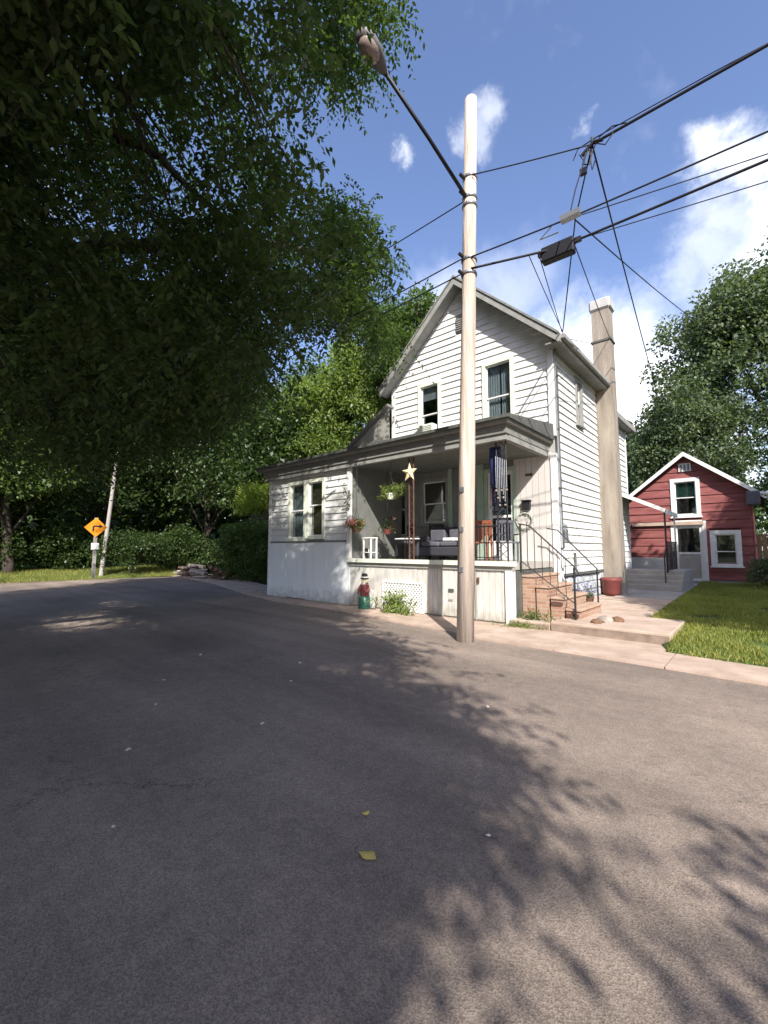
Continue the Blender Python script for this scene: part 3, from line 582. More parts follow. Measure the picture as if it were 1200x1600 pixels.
# enclosed room on the left
LW = [(-11.74, -10.82, 1.9, 3.78), (-10.80, -9.93, 1.95, 3.78)]
sheet('room_front_wall', front(8.62), [(-12.78, .1), (-8.84, .1), (-8.84, 4.06), (-12.78, 4.06)], LW, 'wall', H)
siding(H, front(8.62), 1.86, 4.06, .2, lambda z: (-12.72, -8.9), LW, 'siding')
window(H, front(8.62), *LW[0], 'trim', .1, .06, curtain=[(0, 1, .0)]); window(H, front(8.62), *LW[1], 'trim', .1, .06, blind=(.0, 'blind'), meet=.56)
MB().box(-12.8, -8.86, 8.575, 8.62, 1.80, 1.86).build('belt_board', 'fascia', H)
MB().box(-8.93, -8.80, 8.55, 8.66, 1.34, 4.05).build('corner_board', 'white', H); MB().box(-12.84, -12.72, 8.57, 8.66, .06, 4.05).build('corner_board', 'white', H)
xx = -12.78
while xx < -8.9:
    x1 = min(xx+.99, -8.84); MB().box(xx+.003, x1-.003, 8.585-rnd.uniform(0, .008), 8.62, .04+rnd.uniform(0, .02), 1.8).build('plywood_panel', 'blueish', H)
    xx = x1
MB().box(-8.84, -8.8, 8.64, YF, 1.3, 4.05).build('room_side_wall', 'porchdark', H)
MB().box(-12.8, -12.75, 8.62, 14.6, .05, 4.05).build('room_outer_wall', 'wall', H)
# corner iron post with lattice, and the post under the star
cp = MB()
for dx in (0, .22):
    cp.tube([(-4.3+dx, 8.62, 1.34), (-4.3+dx, 8.62, 3.93)], .018, 6)
for k in range(13):
    z = 1.4+k*.2; cp.tube([(-4.3, 8.62, z), (-4.19, 8.62, z+.1), (-4.08, 8.62, z)], .009, 5); cp.tube([(-4.3, 8.62, z+.19), (-4.19, 8.62, z+.1), (-4.08, 8.62, z+.19)], .009, 5)
cp.build('iron_corner_post', 'iron', H)
cp = MB()
for dx in (0, .14): cp.tube([(-6.72+dx, 8.62, 1.34), (-6.72+dx, 8.62, 3.93)], .02, 6)
for k in range(13):
    z = 1.4+k*.2; cp.tube([(-6.72, 8.62, z), (-6.58, 8.62, z+.1), (-6.72, 8.62, z+.2)], .01, 5)
cp.build('iron_post', 'rust', H)
rl = MB().tube([(-5.0, 8.64, 2.1), (-4.3, 8.64, 2.1)], .018, 6).tube([(-5.0, 8.64, 1.42), (-4.3, 8.64, 1.42)], .012, 6).build('porch_rail', 'iron', H)
for k in range(7): MB().tube([(-4.98+k*.11, 8.64, 1.34), (-4.98+k*.11, 8.64, 2.1)], .01, 5).build('baluster', 'iron', rl)
# brick steps with an iron rail
for k in range(5):
    x1 = -3.97+.30*(k+1); z = 1.24-.21*(k+1)+.02
    st = MB().box(-3.96+.30*k, x1-.03, 9.02, 10.45, .05, z-.05).build('brick_step', 'stepbrick', H)
    MB().box(-3.96+.30*k, x1, 8.99, 10.48, z-.05, z).build('tread', 'greyconc' if k == 4 else 'treadstone', st, bevel=.008)
    if k > 1: MB().box(-3.95+.3*k, x1-.05, 8.985, 9.02, z-.16, z-.1).build('nosing', 'rust', st)
hr = MB().tube([(-4.0, 8.95, 2.15), (-3.75, 8.95, 2.1), (-2.85, 8.95, 1.25), (-2.75, 8.95, 1.1)], .016, 6).tube([(-3.95, 8.95, 1.35), (-2.85, 8.95, .52)], .01, 6)
for xq, zt in ((-3.95, 2.14), (-2.86, 1.24)): hr.tube([(xq, 8.95, .2 if xq > -3 else 1.1), (xq, 8.95, zt)], .02, 6)
hr = hr.build('step_rail', 'iron', H)
for k in range(6):
    xq = -3.8+k*.155; MB().tube([(xq, 8.95, 2.13-(xq+3.75)*.94-(0 if xq > -3.75 else -.0)), (xq, 8.95, 1.3-(xq+3.85)*.8)], .008, 5).build('baluster', 'iron', hr)
hr2 = MB().tube([(-3.95, 10.5, 2.1), (-3.7, 10.5, 2.05), (-2.85, 10.5, 1.15)], .016, 6).tube([(-2.86, 10.5, .2), (-2.86, 10.5, 1.15)], .018, 6).build('step_rail', 'iron', H)
# back porch: awning on iron posts, concrete steps, railing
aw = MB().hexa([(-3.84, 17.2, 3.55), (-2.45, 17.2, 2.85), (-2.45, 19.6, 2.85), (-3.84, 19.6, 3.55), (-3.84, 17.2, 3.61), (-2.45, 17.2, 2.91), (-2.45, 19.6, 2.91), (-3.84, 19.6, 3.61)]).build('back_awning', 'potgreen', H)
MB().beam((-3.84, 17.17, 3.6), (-2.42, 17.17, 2.88), .04, .12).build('awning_edge', 'white', aw)
MB().box(-2.45, -2.41, 17.15, 19.6, 2.78, 2.93).build('awning_edge', 'white', aw)
for yq in (17.3, 19.4): MB().tube([(-2.5, yq, .8), (-2.5, yq, 2.85)], .03, 6).build('awning_post', 'white' if yq > 18 else 'iron', aw)
for k in range(4): MB().box(-3.84, -2.05+.0*k, 16.6+.28*k, 16.9+.28*k if k < 3 else 19.6, .1, .42+.15*k).build('back_step', 'greyconc', H, bevel=.01)
br = MB().tube([(-2.48, 16.7, 1.35), (-2.48, 17.35, 1.85), (-2.48, 19.5, 1.85)], .02, 6).tube([(-2.48, 16.7, .5), (-2.48, 16.7, 1.35)], .02, 6).build('back_rail', 'iron', H)
for k in range(14): MB().tube([(-2.48, 17.4+k*.15, .85), (-2.48, 17.4+k*.15, 1.85)], .009, 4).build('baluster', 'iron', br)

# ------------------------------------------------------------------ red building
RB = thing('red_outbuilding', 'small red wide-board building with white trimmed gable, windows and screen door', 'building', (-2.2, 22, .3))
RY, RXL, RXR, RAX, RAZ, RS = 21.0, -4.35, -.3, -2.25, 5.45, .80
RWH = [(-2.78, -1.8, 2.9, 4.45), (-1.58, -.64, .95, 2.32), (-2.72, -1.8, .34, 2.55)]
rz = lambda x: RAZ-RS*abs(x-RAX)-.1
sheet('front_wall', front(RY), [(RXL, .2), (RXR, .2), (RXR, rz(RXR)), (RAX, rz(RAX)), (RXL, rz(RXL))], RWH, 'redwall', RB)
siding(RB, front(RY), .42, 5.3, .33, lambda z: (max(RXL, RAX-(RAZ-.12-z)/RS), min(RXR, RAX+(RAZ-.12-z)/RS)), RWH, 'redside', 'siding_board', .006, .04)
MB().box(RXL, RXR, RY-.02, RY+6, .0, .4).build('footing', 'mortar', RB)
MB().box(RXR-.001, RXR+.03, RY, RY+6, .3, 3.7).build('side_wall', 'redside', RB); MB().box(RXL-.03, RXL+.001, RY, RY+6, .3, 3.5).build('side_wall', 'redside', RB)
window(RB, front(RY), *RWH[0], 'white', .14, .06, blind=(.5, 'potgreen')); window(RB, front(RY), *RWH[1], 'white', .16, .06, meet=.4)
W = front(RY); a, b, c, d = RWH[2]
q = MB(); wbox(q, W, a-.12, a, c, d+.16, -.02, .055); wbox(q, W, b, b+.12, c, d+.16, -.02, .055); wbox(q, W, a, b, d, d+.2, -.02, .058); q.build('door_frame', 'white', RB)
q = MB(); wbox(q, W, a, a+.1, c, d, -.04, .03); wbox(q, W, b-.1, b, c, d, -.04, .03); wbox(q, W, a+.1, b-.1, c, c+.12, -.04, .028); wbox(q, W, a+.1, b-.1, d-.12, d, -.04, .028); wbox(q, W, a+.1, b-.1, 1.4, 1.48, -.04, .028); sd_ = q.build('screen_door', 'white', RB)
q = MB(); wbox(q, W, a+.1, b-.1, c+.12, 1.4, -.02, .0); q.build('lower_panel', 'greyconc', sd_); q = MB(); wbox(q, W, a+.1, b-.1, 1.48, d-.12, -.012, -.006); q.build('pane', 'glass', sd_); q = MB(); wbox(q, W, a, b, c, d, -.4, -.38); q.build('dark_doorway', 'dark', sd_)  # last sheet is a black backing for the building's dark inside
q = MB(); wbox(q, W, RXL, -2.95, .42, 1.25, .0, .075); q.build('pale_wall_panel', 'white', RB)
q = MB(); wbox(q, W, -4.2, -1.75, 2.56, 2.7, .062, .14); q.build('door_lintel', 'concrete', RB)
for s in (1, -1):
    x1 = RAX+s*(2.35 if s > 0 else 2.6); z1 = RAZ-RS*abs(x1-RAX)
    RBp = MB().hexa([(RAX, RY-.3, RAZ-.08), (x1, RY-.3, z1-.08), (x1, RY+6.2, z1-.08), (RAX, RY+6.2, RAZ-.08), (RAX, RY-.3, RAZ), (x1, RY-.3, z1), (x1, RY+6.2, z1), (RAX, RY+6.2, RAZ)]).build('roof_plane', 'roofdark', RB)
    MB().hexa([(RAX, RY-.36, RAZ-.14), (x1, RY-.36, z1-.14), (x1, RY-.302, z1-.14), (RAX, RY-.302, RAZ-.14), (RAX, RY-.36, RAZ+.03), (x1, RY-.36, z1+.03), (x1, RY-.302, z1+.03), (RAX, RY-.302, RAZ+.03)]).build('rake_board', 'white', RB)
q = MB(); wbox(q, W, -2.46, -2.04, 4.72, 5.05, .03, .07); gv = q.build('gable_vent', 'white', RB)
for k in range(3): q = MB(); wbox(q, W, -2.40+k*.12, -2.34+k*.12, 4.75, 5.0, .071, .09); q.build('louvre', 'fascia', gv)
MB().box(-.42, -.02, RY-.45, RY-.05, 3.2, 3.72).build('eave_box', 'cushion', RB, bevel=.04)
MB().tube([(-.2, RY-.35, 3.65), (.5, RY-.35, 3.55)], .06, 8).build('gutter', 'white', RB)
# wooden fence beside it
FN = thing('wooden_fence', 'tan upright board fence at the right of the red building', 'fence', (.8, 21.5, .3))
for k in range(14): MB().box(-.22+k*.16, -.08+k*.16, 21.5, 21.53, .25, 2.15+rnd.uniform(-.02, .02)).build('board', 'wood', FN)
for zz in (.6, 1.7): MB().box(-.25, 2.1, 21.54, 21.59, zz, zz+.09).build('rail', 'wood', FN)

# ------------------------------------------------------------------ utility pole, lamp, wires
PB = Vector((-4.02, 6.72, 0)); PT = Vector((-3.72, 6.74, 10.12))
UP = thing('utility_pole', 'pale weathered wooden utility pole standing at the road edge before the porch', 'utility pole', PB)
MB().tube([PB-Vector((0, 0, .1)), PB.lerp(PT, .3), PB.lerp(PT, .7), PT], [.152, .145, .125, .112], 20).build('shaft', 'polewood', UP, smooth=True)
def on_pole(z): return PB.lerp(PT, z/10.12)
for z, r in ((8.1, .14), (7.95, .14), (6.62, .145), (6.9, .143), (8.5, .135)):
    q = on_pole(z); MB().lathe((q.x, q.y, z), [(r, 0), (r+.006, .015), (r, .05)], 18).build('pole_band', 'galv', UP)
for z in (6.62, 6.95, 8.48, 8.15):
    q = on_pole(z); MB().tube([q+Vector((-.05, -.12, 0)), q+Vector((-.07, -.24, .02))], .03, 8).build('insulator_bracket', 'iron', UP)
for z in (1.9, 2.6, 1.2): q = on_pole(z); MB().box(q.x-.04, q.x+.03, q.y-.165, q.y-.14, z, z+.09).build('tag_plate', 'galv', UP)
gwp = [on_pole(z)+Vector((-.15+z*.0036, -.02, 0)) for z in (.05, 1, 2, 3, 4.5, 6, 7.5)]
MB().tube(gwp, .007, 5).build('ground_wire', 'iron', UP)
for k in range(7): q = on_pole(.5+k*.9); MB().box(q.x-.165+q.z*.0036, q.x-.13+q.z*.0036, q.y-.03, q.y-.01, q.z, q.z+.02).build('staple', 'galv', UP)
for k in range(26):   # drying cracks in the wood
    z = rnd.uniform(.2, 9); a = rnd.uniform(-2.6, -.3); r_ = .1465-.0036*z; q = on_pole(z); l = rnd.uniform(.25, .9); q2 = on_pole(min(z+l, 9.9))
    u_ = Vector((math.cos(a), math.sin(a), 0)); MB().tube([q+u_*r_, (q+q2)/2+u_*(r_+.002)+Vector((.004, 0, 0)), q2+u_*(r_-.0036*l)], [.0005, .0028, .0005], 4).build('crack', 'log', UP)
LP = thing('street_lamp', 'cobra head street lamp on a long thin arm fixed to the wooden pole', 'street lamp', on_pole(8.12)+Vector((0, -.13, 0)))
a0 = on_pole(8.12)+Vector((-.02, -.12, 0)); a1 = Vector((-4.03, 4.62, 9.0))
MB().tube([a0, a0.lerp(a1, .5)+Vector((0, 0, .03)), a1], [.035, .032, .03], 8).build('arm', 'iron', LP, smooth=True)
hd = Vector((-.03, -1, .36)).normalized(); sdv = Vector((1, 0, 0)); upv = sdv.cross(hd)*-1
if upv.z < 0: upv = -upv
hm = MB(); n = 14; prof = [(0, .035), (.06, .06), (.16, .11), (.3, .16), (.46, .165), (.58, .12), (.64, .04)]
for t_, r_ in prof:
    for k in range(n):
        an = 2*math.pi*k/n; hm.v.append(tuple(a1+hd*(t_-.03)+sdv*(r_*math.cos(an))+upv*(r_*.62*math.sin(an))))
for i in range(len(prof)-1):
    for k in range(n): hm.f.append((i*n+k, i*n+(k+1) % n, (i+1)*n+(k+1) % n, (i+1)*n+k))
hm.f.append(tuple(range(n))); hm.f.append(tuple(range((len(prof)-1)*n, len(prof)*n)))
hm.build('lamp_head', 'lamp', LP, smooth=True)
lm_ = MB(); lc = a1+hd*.36-upv*.075
for i, (r_, dz) in enumerate(((.145, 0), (.13, .05), (.08, .085), (.01, .1))):
    for k in range(n): an = 2*math.pi*k/n; lm_.v.append(tuple(lc+hd*(r_*1.25*math.cos(an))+sdv*(r_*math.sin(an))-upv*dz))
for i in range(3):
    for k in range(n): lm_.f.append((i*n+k, i*n+(k+1) % n, (i+1)*n+(k+1) % n, (i+1)*n+k))
lm_.build('lens', 'lens', LP, smooth=True)
MB().tube([a1+hd*.25+upv*.09, a1+hd*.25+upv*.19], .04, 8).build('photocell', 'iron', LP)
def wire(name, label, pts, r=.012, sag=0., group='overhead cables'):
    t = []
    for i in range(len(pts)-1):
        a = Vector(pts[i]); b = Vector(pts[i+1]); k = 10
        for j in range(k): u = j/k; t.append(a.lerp(b, u)-Vector((0, 0, 4*sag*(b-a).length/10*u*(1-u))))
    t.append(Vector(pts[-1])); o = MB().tube(t, r, 6).build(name, 'wire', None, smooth=True); o['label'] = label; o['category'] = 'cable'; o['group'] = group; return o
S = Vector((-1.75, 7.15, 8.2)); p_ = on_pole
far = lambda a, b, k: tuple(Vector(b)+(Vector(b)-Vector(a))*k)
E1 = Vector((.4, 7.18, 8.2)); B1 = Vector((.32, 6.9, 6.8)); B2 = Vector((.33, 7.31, 6.8)); B3 = Vector((.33, 7.43, 6.8)); B4 = Vector((.33, 7.88, 6.8))
wire('power_cable', 'topmost cable, from the wooden pole up to the splice at upper right', [p_(8.48)+Vector((.1, -.1, 0)), S], .011, .06)
wire('power_cable', 'thick twisted cable from the splice to the top right corner of the photo', [S, E1, far(S, E1, 10)], .022, .0)
wire('power_cable', 'thin strand running just above the thick twisted cable', [S+Vector((.05, 0, .08)), E1+Vector((-.6, 0, .06)), E1+Vector((0, 0, .02))], .008, 0)
A = Vector((-2.11, 6.72, 6.8))
wire('telephone_cable', 'upper of the mid height cables, passing over the black splice box', [p_(6.9)+Vector((.1, -.1, 0)), A, B1, far(A, B1, 10)], .013, .02)
wire('telephone_cable', 'second mid height cable from the top, crossing the white cloud', [A, B2, far(A, B2, 10)], .008, .02)
BX = Vector((-2.4, 7.3, 6.8))
wire('telephone_cable', 'heavy black cable that runs through the splice box', [p_(6.68)+Vector((.1, -.1, 0)), BX, B3, far(BX, B3, 10)], .02, .01)
wire('telephone_cable', 'lowest thin cable on the right, below the heavy black cable', [BX+Vector((.3, 0, 0)), B4, far(BX, B4, 10)], .008, .02)
LL = Vector((-5.61, 6.81, 8.2)); L1 = Vector((-5.37, 6.51, 6.8)); L2 = Vector((-6.05, 6.88, 6.8))
wire('power_cable', 'upper cable going left from the pole into the trees', [p_(8.05)+Vector((-.1, -.1, 0)), LL, far(p_(8.05), LL, 6)], .011, .01)
wire('telephone_cable', 'middle cable going left from the pole above the gable', [p_(6.95)+Vector((-.1, -.1, 0)), L1, far(p_(6.95), L1, 8)], .012, .01)
wire('telephone_cable', 'lowest cable going left from the pole, behind the gable tip', [p_(6.66)+Vector((-.1, -.1, 0)), L2, far(p_(6.66), L2, 6)], .012, .01)
eave = (-3.45, 10.62, 6.95)
wire('service_drop', 'cable falling from the splice to the house corner under the eave', [S, (-2.3, 8.0, 7.7), eave], .012, .03)
wire('service_drop', 'cable falling steeply from the splice toward the red building', [S, (-3.03, 20, 8.55), (-3.4, 24, 8.6)], .014, .05)
wire('service_drop', 'cable slanting from the splice box into the tree on the right', [(-2.0, 6.8, 6.85), (-1.55, 20, 10.45), (-1.3, 27, 12.3)], .012, .05)
wire('service_drop', 'left of two thin wires from the cable clamp to the house corner', [(-2.85, 7.15, 6.78), eave], .008, .05)
wire('service_drop', 'right of two thin wires from the cable clamp to the house corner', [(-2.7, 7.18, 6.8), (-3.48, 10.7, 6.92)], .008, .02)
wire('service_drop', 'thin wire from the splice box to the strap on the chimney', [(-2.15, 7.35, 6.8), (-3.34, 14.68, 8.32)], .009, .04)
wire('service_drop', 'wire hanging from the chimney strap back to the house eave', [(-3.86, 14.72, 8.3), (-4.6, 12.4, 8.0)], .009, .04)
wire('jumper_wire', 'vertical jumper wire between the splice and the cable below it', [S+Vector((-.05, 0, 0)), (-1.98, 6.95, 7.4), (-2.05, 6.8, 6.85)], .01, .0)
sb = thing('cable_splice_box', 'black rectangular splice closure hung on the heavy cable', 'splice box', tuple(BX))
dv = (B3-BX).normalized()
MB().beam(BX-dv*.27-Vector((0, 0, .06)), BX+dv*.27-Vector((0, 0, .06)), .17, .27).build('case', 'wire', sb, bevel=.02)
MB().beam(BX-dv*.34, BX-dv*.27, .07, .07).beam(BX+dv*.27, BX+dv*.38, .07, .07).build('end_clamp', 'iron', sb)
sp = MB().tube([S-Vector((.16, 0, .1)), S+Vector((.02, 0, .02)), S+Vector((.16, 0, -.02))], .03, 8).tube([S+Vector((0, 0, .02)), S+Vector((0, 0, .12))], .02, 6).tube([S-Vector((.1, 0, .08)), S-Vector((.15, .02, .28)), S-Vector((.05, .02, .34)), S-Vector((.0, 0, .1))], .012, 6)
for a_, b_, c_2 in (((-.2, 0, -.05), (-.1, .04, -.3), (.05, 0, -.04)), ((.0, 0, .02), (.2, -.03, -.16), (.34, 0, .02)), ((-.3, 0, -.1), (-.22, 0, .06), (.1, 0, .08)), ((-.05, 0, 0), (-.02, .02, -.42), (.04, 0, -.3)), ((.1, 0, .05), (.3, 0, .11), (.5, 0, .03))):
    sp.tube([S+Vector(a_), S+Vector(b_), S+Vector(c_2)], .01, 5)
sp.box(S.x-.2, S.x-.1, S.y-.03, S.y+.03, S.z-.44, S.z-.34)
sp = sp.build('cable_splice', 'wire', None); sp['label'] = 'tangle of dark connectors where cables meet above the street'; sp['category'] = 'cable connector'
cl = MB().box(-2.15, -1.85, 6.66, 6.78, 6.78, 6.86).tube([(-2.3, 6.72, 6.8), (-2.5, 6.74, 6.68), (-2.2, 6.74, 6.66)], .012, 6); cl = cl.build('cable_clamp', 'galv', None); cl['label'] = 'grey metal clamp on the mid height cable above the splice box'; cl['category'] = 'cable connector'

# ------------------------------------------------------------------ things on and round the porch
ac = thing('window_air_conditioner', 'small pale air conditioner in the left upstairs window', 'air conditioner', (-7.6, YF-.15, 5.0))
MB().box(-7.85, -7.35, YF-.32, YF-.06, 5.04, 5.42).build('case', 'trim', ac, bevel=.015)
for k in range(6): MB().box(-7.82, -7.38, YF-.326, YF-.321, 5.09+k*.05, 5.11+k*.05).build('grille_slat', 'fascia', ac)
def star5(c, R0, R1, th):
    mb = MB(); pts = []
    for k in range(10):
        an = math.pi/2+k*math.pi/5; r = R0 if k % 2 == 0 else R1; pts.append((c[0]+r*math.cos(an), c[1], c[2]+r*math.sin(an)))
    mb.add(pts+[(c[0], c[1]-th, c[2]), (c[0], c[1]+th, c[2])], [(k, (k+1) % 10, 10) for k in range(10)]+[((k+1) % 10, k, 11) for k in range(10)]); return mb
so_ = star5((-6.6, 8.48, 3.52), .25, .105, .05).build('barn_star', 'star'); so_['label'] = 'pale yellow five pointed barn star hung on the porch front'; so_['category'] = 'ornament'
def basket(name, label, c, drop, flower, foliage, r=.17, n=260):
    t = thing(name, label, 'hanging plant', c)
    MB().lathe(c, [(r*.55, -.16), (r*.8, -.08), (r, 0), (r*.93, 0), (r*.7, -.05)], 14).build('pot', 'white' if foliage == 'lime' else 'log', t)
    MB().tube([(c[0]-r, c[1], c[2]), (c[0], c[1], c[2]+drop), (c[0]+r, c[1], c[2])], .006, 4).tube([(c[0], c[1], c[2]+drop), (c[0], c[1], 3.95)], .006, 4).build('hanger', 'iron', t)
    C = np.array(c)+rng.normal(size=(20, 3))*np.array([.15, .1, .07])+np.array([0, 0, .06]); quads('foliage', *puff(C, np.full(20, .12), n//10, .07, .03), LM[foliage], t)
    if flower: C = np.array(c)+rng.normal(size=(26, 3))*np.array([.15, .1, .05])+np.array([0, 0, .08]); quads('flowers', *puff(C, np.full(26, .06), 12, .05, .045), M['pink'], t, kind='stuff')
    return t
basket('flower_basket', 'hanging basket of pink flowers at the left end of the porch', (-8.4, 8.42, 2.22), .5, True, 'mid')
basket('fern_basket', 'hanging white pot of pale green fern beside the yellow star', (-7.4, 8.7, 3.08), .5, False, 'lime', .14, 420)
bs = thing('flower_basket', 'small dark flower basket with red blooms behind the pink basket', 'hanging plant', (-7.95, 9.2, 2.2))
C = np.array([-7.95, 9.2, 2.25])+rng.normal(size=(14, 3))*.1; quads('foliage', *puff(C, np.full(14, .1), 20, .07, .03), LM['near'], bs); quads('flowers', *puff(C[:8]+.05, np.full(8, .06), 8, .05, .04), M['terracotta'], bs, kind='stuff')
MB().lathe((-7.95, 9.2, 2.02), [(.08, 0), (.13, .14), (.12, .14)], 12).build('pot', 'terracotta', bs); MB().tube([(-7.95, 9.2, 2.16), (-7.95, 9.2, 3.97)], .006, 4).build('hanger', 'iron', bs)
MB().tube([(-8.82, 8.5, 3.2), (-8.7, 8.42, 3.25), (-8.66, 8.4, 3.15)], .01, 5).build('plant_hook', 'iron', H)
sm = thing('trailing_plant', 'small dark vine hung on the white corner of the enclosed room', 'plant', (-8.86, 8.48, 3.1))
quads('leaves', *puff(np.array([-8.86, 8.47, 3.05])+rng.normal(size=(9, 3))*np.array([.07, .03, .13]), np.full(9, .07), 18, .06, .03), LM['near'], sm)
bn = thing('navy_windsock', 'long navy cloth windsock hanging by the porch corner post', 'windsock', (-4.42, 8.8, 3.0))
c_ = MB(); c_.lathe((-4.42, 8.8, 3.35), [(.10, -.38), (.12, -.3), (.11, 0), (.13, .2), (.12, .5), (.12, .52)], 12, 1.15, .6); c_.build('cloth_tube', 'bannerblue', bn, smooth=True)
for k in range(7): MB().beam((-4.54+k*.04, 8.8, 3.0), (-4.55+k*.043, 8.8+rnd.uniform(-.02, .02), 2.55+rnd.uniform(-.1, .1)), .025, .004).build('streamer', 'bannerblue' if k % 2 else 'rust', bn)
wc = thing('wind_chime', 'wind chime of pale shells and metal tubes on the corner post', 'wind chime', (-4.15, 8.5, 3.0))
for k in range(7):
    xx = -4.26+k*.04; MB().tube([(xx, 8.5, 3.6-k*.02), (xx, 8.5, 2.9-(k % 3)*.15)], .007, 5).build('tube', 'galv', wc)
    MB().ico((xx, 8.5, 2.85-(k % 3)*.16), .025, 1, .1).build('shell', 'rubble', wc)
wr = thing('ring_wreath', 'pale twig ring wreath hanging on the wall below the mailbox', 'wreath', (-4.66, YF-.08, 2.38))
MB().tube([(-4.66+.21*math.cos(a), YF-.07, 2.33+.21*math.sin(a)) for a in [k*math.pi/10 for k in range(21)]], .018, 6).build('hoop', 'chimcap', wr)
quads('twigs', *puff(np.array([[-4.66+.21*math.cos(a), YF-.09, 2.33+.21*math.sin(a)] for a in np.linspace(0, 6.28, 18)]), np.full(18, .05), 10, .05, .015), M['green'], wr)
# wicker sofa
sf = thing('wicker_sofa', 'dark wicker porch sofa with grey cushions behind the ledge', 'sofa', (-6.5, 9.9, 1.3))
MB().box(-7.15, -5.85, 9.55, 10.2, 1.42, 1.66).build('seat_base', 'wicker', sf, bevel=.03)
MB().box(-7.15, -5.85, 10.1, 10.25, 1.66, 2.2).build('backrest', 'wicker', sf, bevel=.03)
for x in (-7.25, -5.88): MB().box(x, x+.13, 9.52, 10.25, 1.4, 1.95).build('armrest', 'wicker', sf, bevel=.03)
for x in (-7.1, -6.48): MB().box(x, x+.58, 9.6, 10.08, 1.66, 1.8).build('seat_cushion', 'cushion', sf, bevel=.04); MB().box(x+.04, x+.54, 9.98, 10.1, 1.8, 2.15).build('back_cushion', 'cushion', sf, bevel=.04)
for x in (-7.2, -5.82): MB().box(x-.03, x+.03, 9.6, 9.66, 1.3, 1.42).build('leg', 'wicker', sf); MB().box(x-.03, x+.03, 10.14, 10.2, 1.3, 1.42).build('leg', 'wicker', sf)
MB().box(-6.4, -6.05, 9.62, 9.9, 1.81, 1.9).build('folded_blanket', 'white', None, bevel=.02); o = bpy.data.objects['folded_blanket']; o['label'] = 'folded white blanket lying on the wicker sofa'; o['category'] = 'blanket'
# side table with glass top
tb = thing('porch_table', 'small table with pale top and dark legs left of the iron post', 'table', (-7.4, 9.4, 1.3))
MB().lathe((-7.4, 9.4, 1.86), [(.34, 0), (.36, .015), (.34, .035)], 20).build('tabletop', 'white', tb)
for sx in (-1, 1):
    for sy in (-1, 1): MB().tube([(-7.4+sx*.24, 9.4+sy*.24, 1.3), (-7.4+sx*.2, 9.4+sy*.2, 1.86)], .015, 6).build('leg', 'iron', tb)
def chair(loc, rz, label, m, cushion=None):
    t = thing('porch_chair', label, 'chair', loc, 'chairs on the porch', rz); o_ = Vector(loc)
    def b(nm, mm, *a): q = MB().box(*a); q.v = [tuple(Vector(v)+o_) for v in q.v]; q.build(nm, mm, t)
    for sx in (-.22, .18):
        b('leg', m, sx, sx+.04, -.2, -.16, 0, .44); b('leg', m, sx, sx+.04, .18, .22, 0, 1.0)
    b('seat', m, -.24, .24, -.22, .22, .44, .48)
    for k in range(5): b('back_slat', m, -.17+k*.075, -.13+k*.075, .19, .21, .5, .94)
    b('top_rail', m, -.22, .22, .175, .225, .94, 1.02)
    for sx in (-.25, .21): b('armrest', m, sx, sx+.04, -.2, .2, .64, .67)
    if cushion: b('cushion', cushion, -.2, .2, -.18, .17, .48, .54)
chair((-5.25, 9.6, 1.3), R(10), 'orange wooden porch chair at the right of the pole', 'orangewood')
chair((-7.95, 10.0, 1.3), R(-25), 'black metal chair left of the small porch table', 'iron', 'cushion')
chair((-7.0, 10.15, 1.3), R(20), 'black metal chair between the small table and the sofa', 'iron', 'wicker')
chair((-4.7, 9.9, 1.3), R(40), 'blue grey chair behind the porch corner post', 'cushion')
ps = thing('plant_stand', 'white wooden plant stand at the left end of the porch ledge', 'plant stand', (-8.35, 8.9, 1.3))
MB().box(-8.52, -8.18, 8.75, 9.05, 1.9, 1.93).build('shelf', 'white', ps)
for sx in (-8.5, -8.22):
    for sy in (8.77, 9.0): MB().box(sx, sx+.035, sy, sy+.035, 1.3, 1.9).build('leg', 'white', ps)
MB().box(-8.5, -8.2, 8.76, 9.04, 1.5, 1.52).build('shelf', 'white', ps)
# garden gnome figure before the skirting
gn = thing('garden_gnome', 'garden gnome statue in red jacket on a dark green base', 'garden ornament', (-8.05, 8.38, .03)); gx, gy = -8.05, 8.38
MB().lathe((gx, gy, .03), [(.16, 0), (.17, .04), (.15, .10), (.155, .3), (.12, .33)], 16).build('base', 'potgreen', gn, smooth=True)
bd = MB().lathe((gx, gy, .33), [(.09, 0), (.125, .06), (.14, .16), (.125, .27), (.10, .33), (.05, .37)], 14, 1, .8)
bd.tube([(gx-.11, gy, .64), (gx-.18, gy-.03, .52), (gx-.12, gy-.11, .44)], [.045, .04, .03], 8).tube([(gx+.11, gy, .64), (gx+.18, gy-.03, .52), (gx+.12, gy-.11, .46)], [.045, .04, .03], 8)
bd.build('jacket', 'terracotta', gn, smooth=True)
hdm = MB().ico((gx, gy, .76), .085, 3); hdm.ico((gx, gy-.085, .755), .02, 2); hdm.ico((gx-.085, gy, .755), .02, 2).ico((gx+.085, gy, .755), .02, 2); hdm.build('head', 'star', gn, smooth=True)
MB().lathe((gx, gy-.045, .60), [(.005, 0), (.05, .05), (.07, .12), (.05, .14)], 10, 1, .5).build('beard', 'white', gn, smooth=True)
for s in (-1, 1): MB().ico((gx+s*.03, gy-.075, .785), .009, 1).build('eye', 'iron', gn)
MB().lathe((gx, gy, .81), [(.115, 0), (.12, .015), (.085, .03), (.08, .13), (.03, .15)], 14).build('hat', 'iron', gn)
MB().lathe((gx, gy, .84), [(.0865, 0), (.0865, .035)], 14).build('hat_band', 'white', gn)
